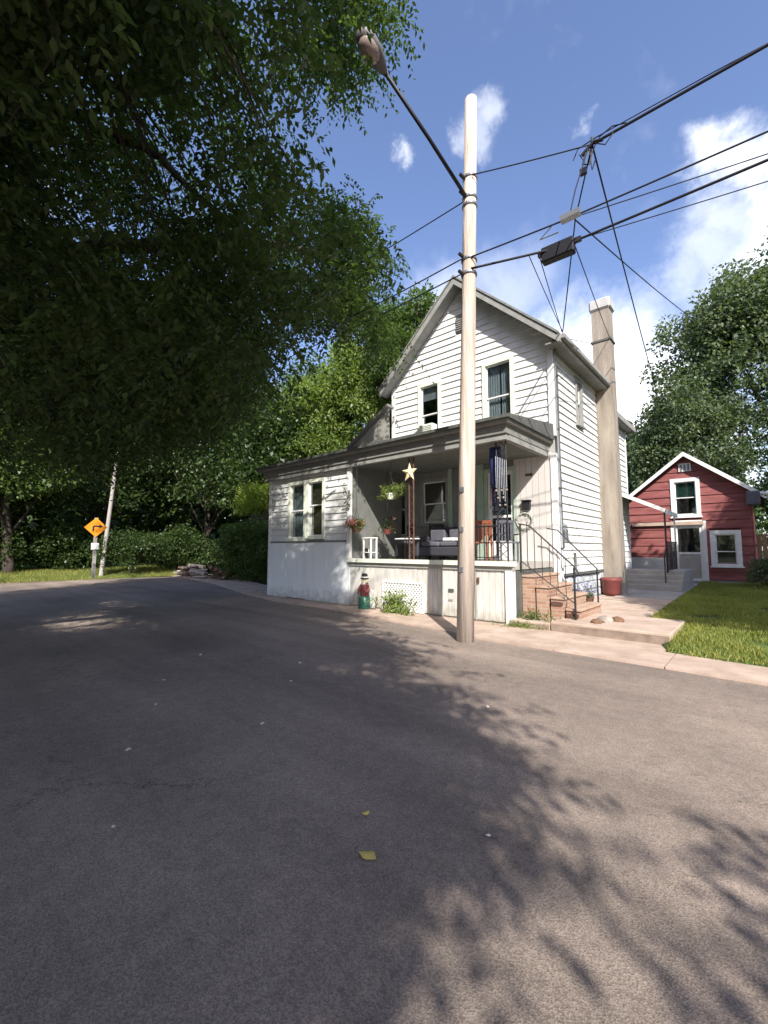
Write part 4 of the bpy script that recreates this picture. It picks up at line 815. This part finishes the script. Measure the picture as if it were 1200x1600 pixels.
ar = MB(); ar.box(gx-.26, gx+.24, 8.50, 8.54, .05, .42).add([(gx-.26+.25-.25*math.cos(a), y, .42+.12*math.sin(a)) for y in (8.50, 8.54) for a in [k*math.pi/8 for k in range(9)]], [tuple(range(9)), tuple(range(9, 18))[::-1]]+[(k, k+9, k+10, k+1) for k in range(8)])
ar = ar.build('arched_board', 'white', None); ar['label'] = 'white arched board leaning on the skirting behind the gnome'; ar['category'] = 'board'
fp = thing('flowering_plant', 'bushy yellow green plant growing in front of the white lattice', 'plant', (-7.0, 8.35, .03))
quads('leaves', *puff(np.array([-7.0, 8.33, .25])+rng.normal(size=(26, 3))*np.array([.27, .07, .13]), np.full(26, .12), 30, .13, .035), LM['lime'], fp)
st = MB()
for k in range(9): st.tube([(-7.0+rnd.uniform(-.15, .15), 8.34, .02), (-7.0+rnd.uniform(-.35, .35), 8.33, .3)], .006, 4)
st.build('stems', 'bark', fp)
wd_ = thing('weeds', 'scruffy green weeds at the foot of the porch corner post', 'plant', (-3.7, 8.6, .03))
quads('leaves', *puff(np.array([-3.72, 8.46, .07])+rng.normal(size=(26, 3))*np.array([.26, .05, .03]), np.full(26, .06), 22, .08, .014), LM['lime'], wd_)
wd_ = thing('weeds', 'dusty weeds growing beside the lowest brick step', 'plant', (-3.4, 8.8, .15))
quads('leaves', *puff(np.array([-3.55, 8.75, .22])+rng.normal(size=(24, 3))*np.array([.2, .07, .06]), np.full(24, .08), 20, .09, .018), LM['mid'], wd_)
tu = thing('maroon_tub', 'round maroon tub standing at the foot of the chimney', 'tub', (-3.55, 14.35, .2))
MB().lathe((-3.52, 14.35, .22), [(.2, 0), (.25, .1), (.27, .42), (.29, .44), (.29, .52), (.25, .52), (.23, .1)], 20).build('bucket', 'terracotta', tu, smooth=True)
MB().lathe((-3.52, 14.35, .6), [(.24, 0), (.1, .05)], 12).build('soil', 'earth', tu)
bp_ = thing('purple_planter', 'small planter with purple flowers against the stone foundation', 'planter', (-3.5, 12.3, .17))
MB().lathe((-3.55, 12.2, .18), [(.1, 0), (.14, .2), (.13, .2)], 12).build('pot', 'rust', bp_)
quads('foliage', *puff(np.array([-3.55, 12.2, .5])+rng.normal(size=(12, 3))*.08, np.full(12, .09), 16, .07, .03), LM['blue'], bp_)
PUR = mat('purple_petals', (.25, .22, .42), .8, var=.3, scale=20); quads('flowers', *puff(np.array([-3.55, 12.2, .55])+rng.normal(size=(12, 3))*.09, np.full(12, .07), 12, .05, .04), PUR, bp_, kind='stuff')
hs = thing('garden_hose', 'coiled grey hose lying beside the steps', 'hose', (-3.5, 10.75, .2)); MB().tube([(-3.45+.2*math.cos(a)*(1-.0*a), 10.72+.06*math.sin(a), .42+.2*math.sin(a)+.002*a) for a in [k*.5 for k in range(50)]], .016, 5).build('coil', 'cushion', hs)
rk = thing('rocks', 'rough stones piled by the lowest brick step', 'rocks', (-2.5, 9.0, .2))
for k, (x, y, r) in enumerate([(-2.35, 9.05, .13), (-2.2, 9.3, .1), (-2.45, 8.85, .09)]): MB().ico((x, y, .19+r*.5), r, 2, .12, (1.2, 1, .7)).build('stone', 'log' if k else 'rubble', rk)

# ------------------------------------------------------------------ far left: sign, far pole, rubble, hedge, pale house
sg_ = thing('warning_sign', 'orange diamond warning sign on a pale post under the trees', 'road sign', (-23.3, 6.25, .3))
c = Vector((-23.15, 6.2, 2.6)); fwd = Vector((c.x, c.y, 0)).normalized(); rt = Vector((-fwd.y, fwd.x, 0))*-1; up = Vector((0, 0, 1))
def plate(cc, h, d0, d1): return MB().hexa([cc+fwd*d1-up*h, cc+fwd*d1+rt*h, cc+fwd*d1+up*h, cc+fwd*d1-rt*h, cc+fwd*d0-up*h, cc+fwd*d0+rt*h, cc+fwd*d0+up*h, cc+fwd*d0-rt*h])
plate(c, .45, -.01, .01).build('diamond_plate', 'signor', sg_)
arw = c-fwd*.014
MB().beam(arw-up*.18-rt*.1, arw-rt*.1+up*.05, .006, .07, rt).beam(arw-rt*.1+up*.05, arw+rt*.14+up*.05, .07, .006, fwd).add([arw+rt*.13+up*.16, arw+rt*.13-up*.06, arw+rt*.27+up*.05], [(0, 1, 2)]).build('arrow_symbol', 'signblack', sg_)
MB().beam(c+fwd*.09-up*2.3, c+fwd*.09+up*.45, .12).build('post', 'greyconc', sg_)
MB().beam(c-fwd*.02-up*1.02, c-fwd*.05-up*.72, .3, .02, fwd).build('small_plate', 'white', sg_)
fpz = thing('utility_pole', 'distant leaning grey pole rising behind the orange sign', 'utility pole', (-27.0, 7.7, .2))
MB().tube([(-27.6, 7.75, 0), (-26.9, 8.05, 7.0)], [.12, .08], 10).build('shaft', 'greyconc', fpz)
rp = thing('rubble_heap', 'heap of broken pale concrete slabs and timber at the road end', 'rubble', (-25, 11.7, 0))
for k in range(24):
    x = -25.0+rnd.uniform(-2.2, 2.2); y = 11.7+rnd.uniform(-.4, .4)+(x+25)*-.2; l = rnd.uniform(.5, 1.1); a = rnd.uniform(0, 3.1); tl = rnd.uniform(-.35, .35); z = rnd.uniform(.1, .8)*(1-abs(x+25)/2.6)
    dx = Vector((math.cos(a), math.sin(a), tl))*l; MB().beam(Vector((x, y, z+.05))-dx*.5, Vector((x, y, z+.05))+dx*.5, rnd.uniform(.2, .5), rnd.uniform(.08, .18)).build('slab', 'rubble' if k % 4 else 'log', rp, bevel=.02)
for k in range(4): MB().tube([(-22.4+k*.2, 11.5, .12+.09*k), (-20.6-k*.15, 11.3-.2*k, .35+.12*k)], .11, 8).build('timber', 'log', rp)
def hedge(label, c, rad, k, per, lm, top=None):
    t = thing('hedge', label, 'hedge', (c[0], c[1], 0)); d = rng.uniform(-1, 1, (k, 3)); d[:, 2] = rng.uniform(-1, 1, k); C = np.array(c)+d*np.array(rad)*(1-.12*np.abs(d[:, [1, 2, 0]]))
    st = MB()
    for i in range(8): st.tube([(c[0]+rnd.uniform(-1, 1)*rad[0]*.8, c[1]+rnd.uniform(-.5, .5)*rad[1], 0), (c[0]+rnd.uniform(-1, 1)*rad[0]*.8, c[1], c[2])], .05, 5)
    st.build('stems', 'bark', t); quads('foliage', *puff(C, np.full(k, .38), per, .11, .06), LM[lm], t)
hedge('dark clipped hedge with a sunlit top beside the enclosed room', (-18.6, 12.3, 1.5), (3.4, 1.0, 1.4), 520, 120, 'mid')
def far_house(name, label, x0, x1, y, h, m, rm, depth=6):
    t = thing(name, label, 'house', ((x0+x1)/2, y, 0)); MB().box(x0, x1, y, y+depth, 0, h).build('wall', m, t)
    xm = (x0+x1)/2; MB().add([(x0-.3, y-.3, h), (x1+.3, y-.3, h), (xm, y-.3, h+2.2), (x0-.3, y+depth+.3, h), (x1+.3, y+depth+.3, h), (xm, y+depth+.3, h+2.2)], [(0, 1, 2), (3, 5, 4), (0, 2, 5, 3), (1, 4, 5, 2), (0, 3, 4, 1)]).build('roof', rm, t)
    for k in range(3):
        xa = x0+(x1-x0)*(.12+.3*k); w_ = MB(); wbox(w_, front(y), xa, xa+.9, 1.2, 2.6, 0, .05); wf = w_.build('window', 'white', t); w_ = MB(); wbox(w_, front(y), xa+.1, xa+.8, 1.3, 2.5, .051, .056); w_.build('pane', 'dark', wf)
far_house('pale_house', 'pale house showing in gaps between the trees behind the hedge', -36, -27, 22, 4.2, 'white', 'roof')

# ------------------------------------------------------------------ lawn
def blades(name, poly_fn, n, box, label_mat, hmax=.09):
    x = rng.uniform(box[0], box[1], n); y = rng.uniform(box[2], box[3], n)**1.0; ok = poly_fn(x, y); x = x[ok]; y = y[ok]; k = len(x)
    z = np.array([yard_z(a, b) for a, b in zip(x, y)]) if box[0] > -5 else np.full(k, .05)
    if box[0] < -5: z = np.clip((-27.2-x)*.15, 0, .32)
    P_ = np.stack([x, y, z-.01], 1); D_ = unit(rng.normal(size=(k, 3))*np.array([.45, .45, .1])+np.array([0, 0, 1])); Nn = unit(rng.normal(size=(k, 3)))
    return quads(name, P_, D_, Nn, hmax*rng.uniform(.4, 1.2, k)*(1+np.clip(y-8, 0, 12)*.03), .010*rng.uniform(.7, 1.6, k)*(1+np.clip(y-8, 0, 12)*.06), LM['grass'], None, .0, kind='stuff')
blades('lawn_grass', lambda x, y: (np.sin(x*3.1+2*np.sin(y*1.3))+np.sin(y*2.7+x) > -1.75+.7*rng.random(len(x))) & (x > -1.88) & ((x > -1.22) | (y > 10.35)) & (y > 7.93-(x+1.25)*.12-.06*np.abs(np.sin(x*5)+np.sin(x*13.))), 150000, (-1.9, 4.5, 7.8, 21.2), 'grass')
blades('verge_grass', lambda x, y: (x < -26.6-.0*y) & (x > -34), 60000, (-34, -26.3, -4, 12), 'grass', .22)

# ------------------------------------------------------------------ near trees: overhanging crown and the crowns behind the camera that shade the road
F3, R3, U3 = np.array(CF), np.array(CR), np.array(CU)
def project(p):
    d = p-np.array([0, 0, CAM_H]); z = d@F3; zz = np.where(np.abs(z) < .05, .05, z); return 600+FPX*(d@R3)/zz, 800-FPX*(d@U3)/zz, z
def in_poly(x, y, poly):
    c = np.zeros(len(x), bool); n = len(poly)
    for i in range(n):
        x0, y0 = poly[i]; x1, y1 = poly[(i+1) % n]; m_ = ((y0 > y) != (y1 > y)) & (x < (x1-x0)*(y-y0)/(y1-y0+1e-9)+x0); c ^= m_
    return c
CAN = [(-9000, -9000), (640, -9000), (640, -10), (605, 20), (590, 70), (545, 120), (500, 130), (452, 90), (415, 118), (408, 205), (440, 238), (438, 270), (505, 310), (575, 355), (585, 392), (612, 410), (612, 432), (580, 470), (615, 515), (622, 548), (600, 560), (560, 510), (500, 480), (440, 500), (400, 590), (330, 660), (230, 700), (100, 730), (-200, 760), (-9000, 800)]
HOLES = [[(100, 30), (190, 60), (195, 135), (120, 110)], [(190, 385), (270, 400), (260, 450), (200, 440)], [(130, 320), (180, 300), (185, 350), (140, 360)]]
def s_max(gy): return np.interp(gy, [-30, 0, 1.4, 2.0, 3.05, 4.3, 4.7, 5.76, 6.1, 7, 40], [-1.6, -1.2, -.25, .5, 1.4, 1.85, 1.7, .9, -1.4, -1.8, -1.8])
def lit_ok(p):
    """keep clusters whose shadow falls where the photograph has shade"""
    x, y, z = p.T; s = x+1.08*y; gy = y+z*.855; gx = x-.923*z
    ok = (s < s_max(gy)) | (gy > 7.0)
    t8 = 8.6-y; X8 = x-1.08*t8; Z8 = z-1.17*t8; h8 = (t8 > 0) & (Z8 > -.1) & (Z8 < 4.6)
    ok &= ~(h8 & (X8 > -9.0) & (X8 < -3.4)) & ~(h8 & (X8 > -12.9) & (X8 <= -9.0) & (Z8 > 2.2)) & ~(h8 & (X8 > -11.9) & (X8 < -10.3) & (Z8 > 1.35) & (Z8 <= 2.45) & (rng.random(len(x)) < .6))
    t9 = 10.9-y; X9 = x-1.08*t9; Z9 = z-1.17*t9; ok &= ~((t9 > 0) & (X9 > -9.5) & (X9 < -3.2) & (Z9 > 4) & (Z9 < 10.2))
    ok &= ~((np.abs(s-3.29) < 1.2) & (y < 6.8))
    ok &= ~((s > .4) & (gy > 7) & (gy < 9))
    for Yq, xa, xb, za, zb, pr in ((12.3, -22, -15, 1.3, 3.2, .6), (12.9, -22.5, -16, 3.0, 5.4, .8), (16.0, -21, -14, 4, 13, .5), (8.62, -12.8, -9, .1, 1.8, .42)):
        tq = Yq-y; Xq = x-1.08*tq; Zq = z-1.17*tq; ok &= ~((tq > 0) & (Xq > xa) & (Xq < xb) & (Zq > za) & (Zq < zb) & (rng.random(len(x)) < pr))
    for zx, zy in ((-12.04, 3.53), (-9.99, 3.78), (-14.88, 4.77), (-11.38, 2.56), (-11.44, 5.88), (-4.30, 4.36)):   # breaks in the crown that let sun reach the road in streaks
        ok &= ~((np.hypot((gx-zx)/(.75+.09*abs(zx)), (gy-zy)/.72) < 1) & (rng.random(len(x)) < .97))
    ok |= (np.hypot((gx+.1)/.16, (gy-2.85)/.12) < 1) | (np.hypot((gx-.05)/.14, (gy-2.35)/.1) < 1)
    return ok
def near_clusters(c, rad, k, view=True):
    d = unit(rng.normal(size=(k, 3))); r = rng.uniform(.15, 1, (k, 1))**(.5); p = np.array(c)+d*r*np.array(rad)
    px, py, z = project(p); vis = in_poly(px, py, CAN)
    for h in HOLES: vis &= ~in_poly(px, py, h)
    vis &= ~((px > 60) & (px < 410) & (py < 360) & (rng.random(len(px)) < .3))
    dist = np.linalg.norm(p-np.array([0, 0, CAM_H]), axis=1)
    infr = (z > .3) & (np.abs(px-600) < 1100) & (py > -900)
    q = p*np.array([1, 1, .62])*2.1; fld = np.sin(q[:, 0]+1.7*np.sin(q[:, 1]*.8))+np.sin(q[:, 1]*1.1+1.3*np.sin(q[:, 2]*.9+1))+np.sin(q[:, 2]*1.2+1.5*np.sin(q[:, 0]*.7+2))
    ok = lit_ok(p) & ((fld > -.28) | np.full(len(p), not view)) & (dist > 4.2) & (p[:, 2] > 3.0) & (~infr | (vis & (dist > 5.6))) & ~((z > .3) & (px > 540) & (px < 630) & (py > 40) & (py < 150) & (dist < 8) & (rng.random(len(px)) < .75))
    return p[ok]
def near_tree(name, label, base, fork, c, rad, k, per, nl, ln, wd, limbs, extra=(), length=.62, droop=.45):
    t = thing(name, label, 'tree', base); C = near_clusters(c, rad, k, droop > .5); mb = MB()
    tp = limb(mb, base, fork, .42, .26, 0, .2, 6, 12)
    for pts in extra:
        pp = [Vector(q) for q in pts]; q2 = []
        for i in range(len(pp)-1):
            for j in range(4): q2.append(pp[i].lerp(pp[i+1], j/4)+Vector([rnd.uniform(-.06, .06) for _ in range(3)]))
        q2.append(pp[-1]); m_ = len(q2); mb.tube(q2, [.17*(1-i/m_)+.02 for i in range(m_)], 8)
    ends = []
    for i in range(limbs):
        q = Vector(C[rng.integers(len(C))]); pts = limb(mb, fork, q, .13, .025, .8, .5, 7, 6); ends += pts[3:]
    E = np.array(ends)
    for q in C[::3]:
        j = np.argmin(((E-q)**2).sum(1))
        if ((E[j]-q)**2).sum() < 9: mb.tube([E[j], (E[j]+q)/2+rng.normal(size=3)*.12+np.array([0, 0, .1]), q], [.022, .014, .006], 4, False)
    mb.build('trunk', 'bark', t, smooth=True)
    lv, O, PP = sprays(C, per, nl, length, ln, wd, droop, .26)
    quads('crown', *lv, LM['near'], t); return C
near_tree('overhanging_tree', 'large dark tree whose drooping leafy boughs hang in from the upper left', (-12.6, -1.2, 0), (-12.2, -.6, 6.6), (-8.6, 3.8, 8.4), (8.6, 8.4, 5.8), 12500, 8, 15, (.11), .054, 26, droop=.85,
          extra=[[(-12.3, -.8, 6.2), (-10.77, .82, 10.3), (-9.4, 1.9, 9.9), (-8.01, 2.83, 8.78), (-6.92, 3.93, 7.48)], [(-12.3, -.7, 5.6), (-9.74, 2.12, 7.45), (-7.94, 3.44, 7.48), (-6.66, 4.45, 7.32), (-5.9, 5.3, 7.2)], [(-12.3, -.7, 6.2), (-10.5, -.5, 10.5), (-7, .8, 12.4), (-4.6, 2.6, 12.0)]])
near_tree('shade_tree', 'tall leafy tree behind the viewer that throws the broad shade over the road', (-5.5, -7.5, 0), (-5.2, -7, 6), (-4.8, -4.2, 10.2), (7.5, 6.8, 4.8), 2500, 6, 9, .17, .085, 14, length=.8)
near_tree('shade_tree', 'tree behind the viewer to the right whose twigs cast the fingered shadow edge', (5.5, -8.5, 0), (5.0, -7, 4.5), (2.1, -3.3, 7.4), (6.0, 5.0, 3.8), 3600, 6, 9, .15, .075, 14, length=.62)
# tree in the side yard, right of the frame, that shades the lawn and the foot of the red building
def yard_ok(p):
    x, y, z = p.T; gx = x-.923*z; gy = y+z*.855
    tw = 21-y; X = x-1.08*tw; Z = z-1.17*tw; red_lit = (tw > 0) & (X > -4.4) & (X < 0) & (Z > np.clip(3.95+1.11*(X+.3), .9, 9)+.2) & (Z < 6)
    tx = (x+3.85)/1.08; Yh = y+tx; Zh = z-1.17*tx; side_lit = (Yh > 10) & (Yh < 18.6) & (Zh > .6) & (Zh < 7.2)
    chim = (Yh > 14) & (Yh < 16) & (Zh > .3) & (Zh < 10.5)
    front_lit = gy < np.interp(gx, [-4.5, -3.4, -1.7, .4, 12], [16.5, 14.9, 10.7, 9.6, 9.2])+.2
    px, py, z_ = project(p); return ~red_lit & ~side_lit & ~chim & ~front_lit & ((z_ < .3) | (px > 1215))
t = thing('side_yard_tree', 'leafy tree standing right of the frame that shades the back of the lawn', 'tree', (9, 9, 0)); mb = MB(); tp = limb(mb, (9.5, 9, 0), (9, 9.2, 5), .35, .2, 0, .2, 5, 10)
d = unit(rng.normal(size=(4000, 3))); p = np.array([8.0, 10.5, 7.4])+d*np.array([7.4, 7.5, 5.6])*rng.uniform(.1, 1, (4000, 1))**.5; p = p[yard_ok(p)]
print('yardtree', len(p))
for i in range(12): limb(mb, (9, 9.2, 5), Vector(p[rng.integers(len(p))]), .12, .02, .4, .5, 5, 6)
mb.build('trunk', 'bark', t, smooth=True); quads('crown', *puff(p, np.full(len(p), .42), 40, .2, .11), LM['mid'], t)

# ------------------------------------------------------------------ trees further off
G = 'trees closing the left side of the road'
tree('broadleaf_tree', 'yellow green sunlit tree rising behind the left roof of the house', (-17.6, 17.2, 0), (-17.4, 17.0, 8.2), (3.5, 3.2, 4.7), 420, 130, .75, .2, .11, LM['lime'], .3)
tree('broadleaf_tree', 'slender dark tree with leafy top showing left of the gable', (-13.4, 17.0, 0), (-13.2, 17.0, 11.2), (2.2, 2.2, 3.2), 170, 110, .7, .2, .1, LM['mid'], .22)
specs = [((-25, 19, 0), (-25, 19, 7.5), (4.6, 4, 7), 'mid', 'mid green tree between the hedge and the yellow green tree'), ((-31, 15.5, 0), (-31, 15.5, 7.5), (5, 4, 7.5), 'deep', 'dark tree behind the rubble heap'),
         ((-33.5, 9, 0), (-33.5, 9.5, 7.2), (4.2, 4.6, 7.2), 'deep', 'dark tree behind the leaning grey pole'), ((-34, 2.5, 0), (-34, 2.5, 7), (4, 4.6, 7), 'deep', 'dark tree left of the orange sign'),
         ((-29.5, 4.2, 0), (-29.8, 4.0, 6.0), (2.6, 3.0, 3.6), 'mid', 'low bright leafed tree behind the orange sign'), ((-29.5, -3, 0), (-29.5, -3, 6), (4.0, 4.6, 6.2), 'deep', 'dense tree at the left edge of the view'),
         ((-21.5, 14.6, 0), (-21.5, 14.6, 6.2), (2.8, 1.8, 3.6), 'deep', 'dark tree with a thin trunk beside the hedge'), ((-27.5, -9, 0), (-27.5, -9, 6), (4, 4, 6), 'deep', 'dark tree just outside the left edge of the view')]
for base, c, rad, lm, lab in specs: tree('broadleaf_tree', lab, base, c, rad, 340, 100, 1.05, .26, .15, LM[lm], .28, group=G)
for i, (x, y, r, h, lab) in enumerate([(-31.5, -1, 2.2, 1.9, 'dark thicket behind the far left shrub'), (-31.2, 3.2, 2.2, 2.0, 'dark thicket left of the orange sign post'), (-31.2, 7.0, 2.0, 1.7, 'dark thicket behind the leaning grey pole'), (-29.8, 13.2, 2.0, 1.6, 'dark thicket behind the rubble heap'), (-24.8, 15.6, 1.9, 1.7, 'dark thicket between the rubble heap and the hedge')]):
    tree('shrub', lab, (x, y, 0), (x, y, h*.8), (r, r, h), 120, 90, .6, .17, .1, LM['deep'], .08, 'shrub', 'thickets under the trees', 4)
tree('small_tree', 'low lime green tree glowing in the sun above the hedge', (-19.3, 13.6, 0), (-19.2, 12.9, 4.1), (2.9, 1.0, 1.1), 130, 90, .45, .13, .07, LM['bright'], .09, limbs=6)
tree('shrub', 'dark low shrub at the far left edge of the road', (-25.8, -.6, 0), (-25.8, -.4, 1.2), (1.6, 2.6, 1.4), 130, 90, .5, .13, .07, LM['mid'], .08, 'shrub', limbs=4)
tree('shrub', 'dark shrub under the trees right of the orange sign', (-27.8, 9.2, 0), (-27.8, 9.4, 1.3), (1.5, 2.2, 1.2), 110, 90, .5, .13, .07, LM['deep'], .08, 'shrub', limbs=4)
tree('broadleaf_tree', 'huge grey green tree towering behind the red building', (1.5, 35, 0), (1.9, 35, 12.0), (6.9, 5, 8.2), 700, 130, 1.05, .26, .15, LM['blue'], .5)
tree('broadleaf_tree', 'lower dark tree behind the left slope of the red building', (-3.6, 30.5, 0), (-3.2, 31, 6.6), (3.2, 2.6, 4.4), 260, 110, .8, .22, .12, LM['blue'], .3)
tree('broadleaf_tree', 'dark tree filling the right edge beside the red building', (2.6, 25.5, 0), (2.6, 25.5, 5.0), (2.9, 2.4, 4.2), 230, 110, .75, .2, .11, LM['deep'], .25)
tree('shrub', 'dark shrub by the fence right of the red building', (.1, 19.4, .2), (.15, 19.3, .75), (.5, .6, .55), 50, 80, .28, .09, .05, LM['blue'], .03, 'shrub', limbs=3)
# a mass of woodland closing the horizon
ang = rng.uniform(0, 2*math.pi, 1500); rr = rng.uniform(70, 95, 1500); Cw = np.stack([rr*np.cos(ang)-5, rr*np.sin(ang)+5, rng.uniform(0, 9, 1500)+3*np.sin(ang*9)], 1)
a2 = rng.uniform(R(95), R(205), 1100); r2 = rng.uniform(44, 58, 1100); Cw = np.concatenate([Cw, np.stack([r2*np.cos(a2), r2*np.sin(a2), rng.uniform(0, 13, 1100)], 1)])
quads('distant_woodland', *puff(Cw, np.full(2600, 3.2), 60, .9, .6), LM['deep'], None, kind='stuff')

# ------------------------------------------------------------------ litter on the road
LMl = mat('fallen_leaf_yellow', (.55, .42, .12), .8, var=.2); LMw = mat('fallen_petal', (.75, .72, .62), .8)
pos = [(-1.65, 1.75, .04, 1), (-1.9, 2.0, .025, 1), (-3.55, 2.35, .03, 0), (-4.4, 3.3, .03, 0), (-3.9, 1.35, .03, 0), (-2.9, .95, .025, 0), (-5.6, 2.3, .03, 0), (-5.0, 3.9, .03, 0), (-1.25, 2.3, .02, 0), (-2.2, 4.1, .025, 0), (-6.5, 3.2, .03, 0), (-4.8, 1.9, .022, 0)]
pos = [(x, y, r*.75 if not ye else r, ye) for x, y, r, ye in pos]
for k, (x, y, r, ye) in enumerate(pos):
    mb = MB(); m_ = 7; a0_ = rnd.uniform(0, 6)
    mb.add([(x, y, .018)]+[(x+r*math.cos(a0_+i*2*math.pi/m_)*(1.4 if i in (0, 3) else .7), y+r*math.sin(a0_+i*2*math.pi/m_), .006+rnd.uniform(0, .012)) for i in range(m_)], [(0, 1+i, 1+(i+1) % m_) for i in range(m_)])
    o = mb.build('fallen_leaf', LMl if ye else LMw); o['category'] = 'leaf'; o['group'] = 'fallen leaves on the road'
    o['label'] = ('larger yellow fallen leaf lying on the shaded asphalt', 'smaller yellow fallen leaf just beyond the larger one')[k] if ye else 'tiny pale fallen leaf or petal on the dark asphalt'
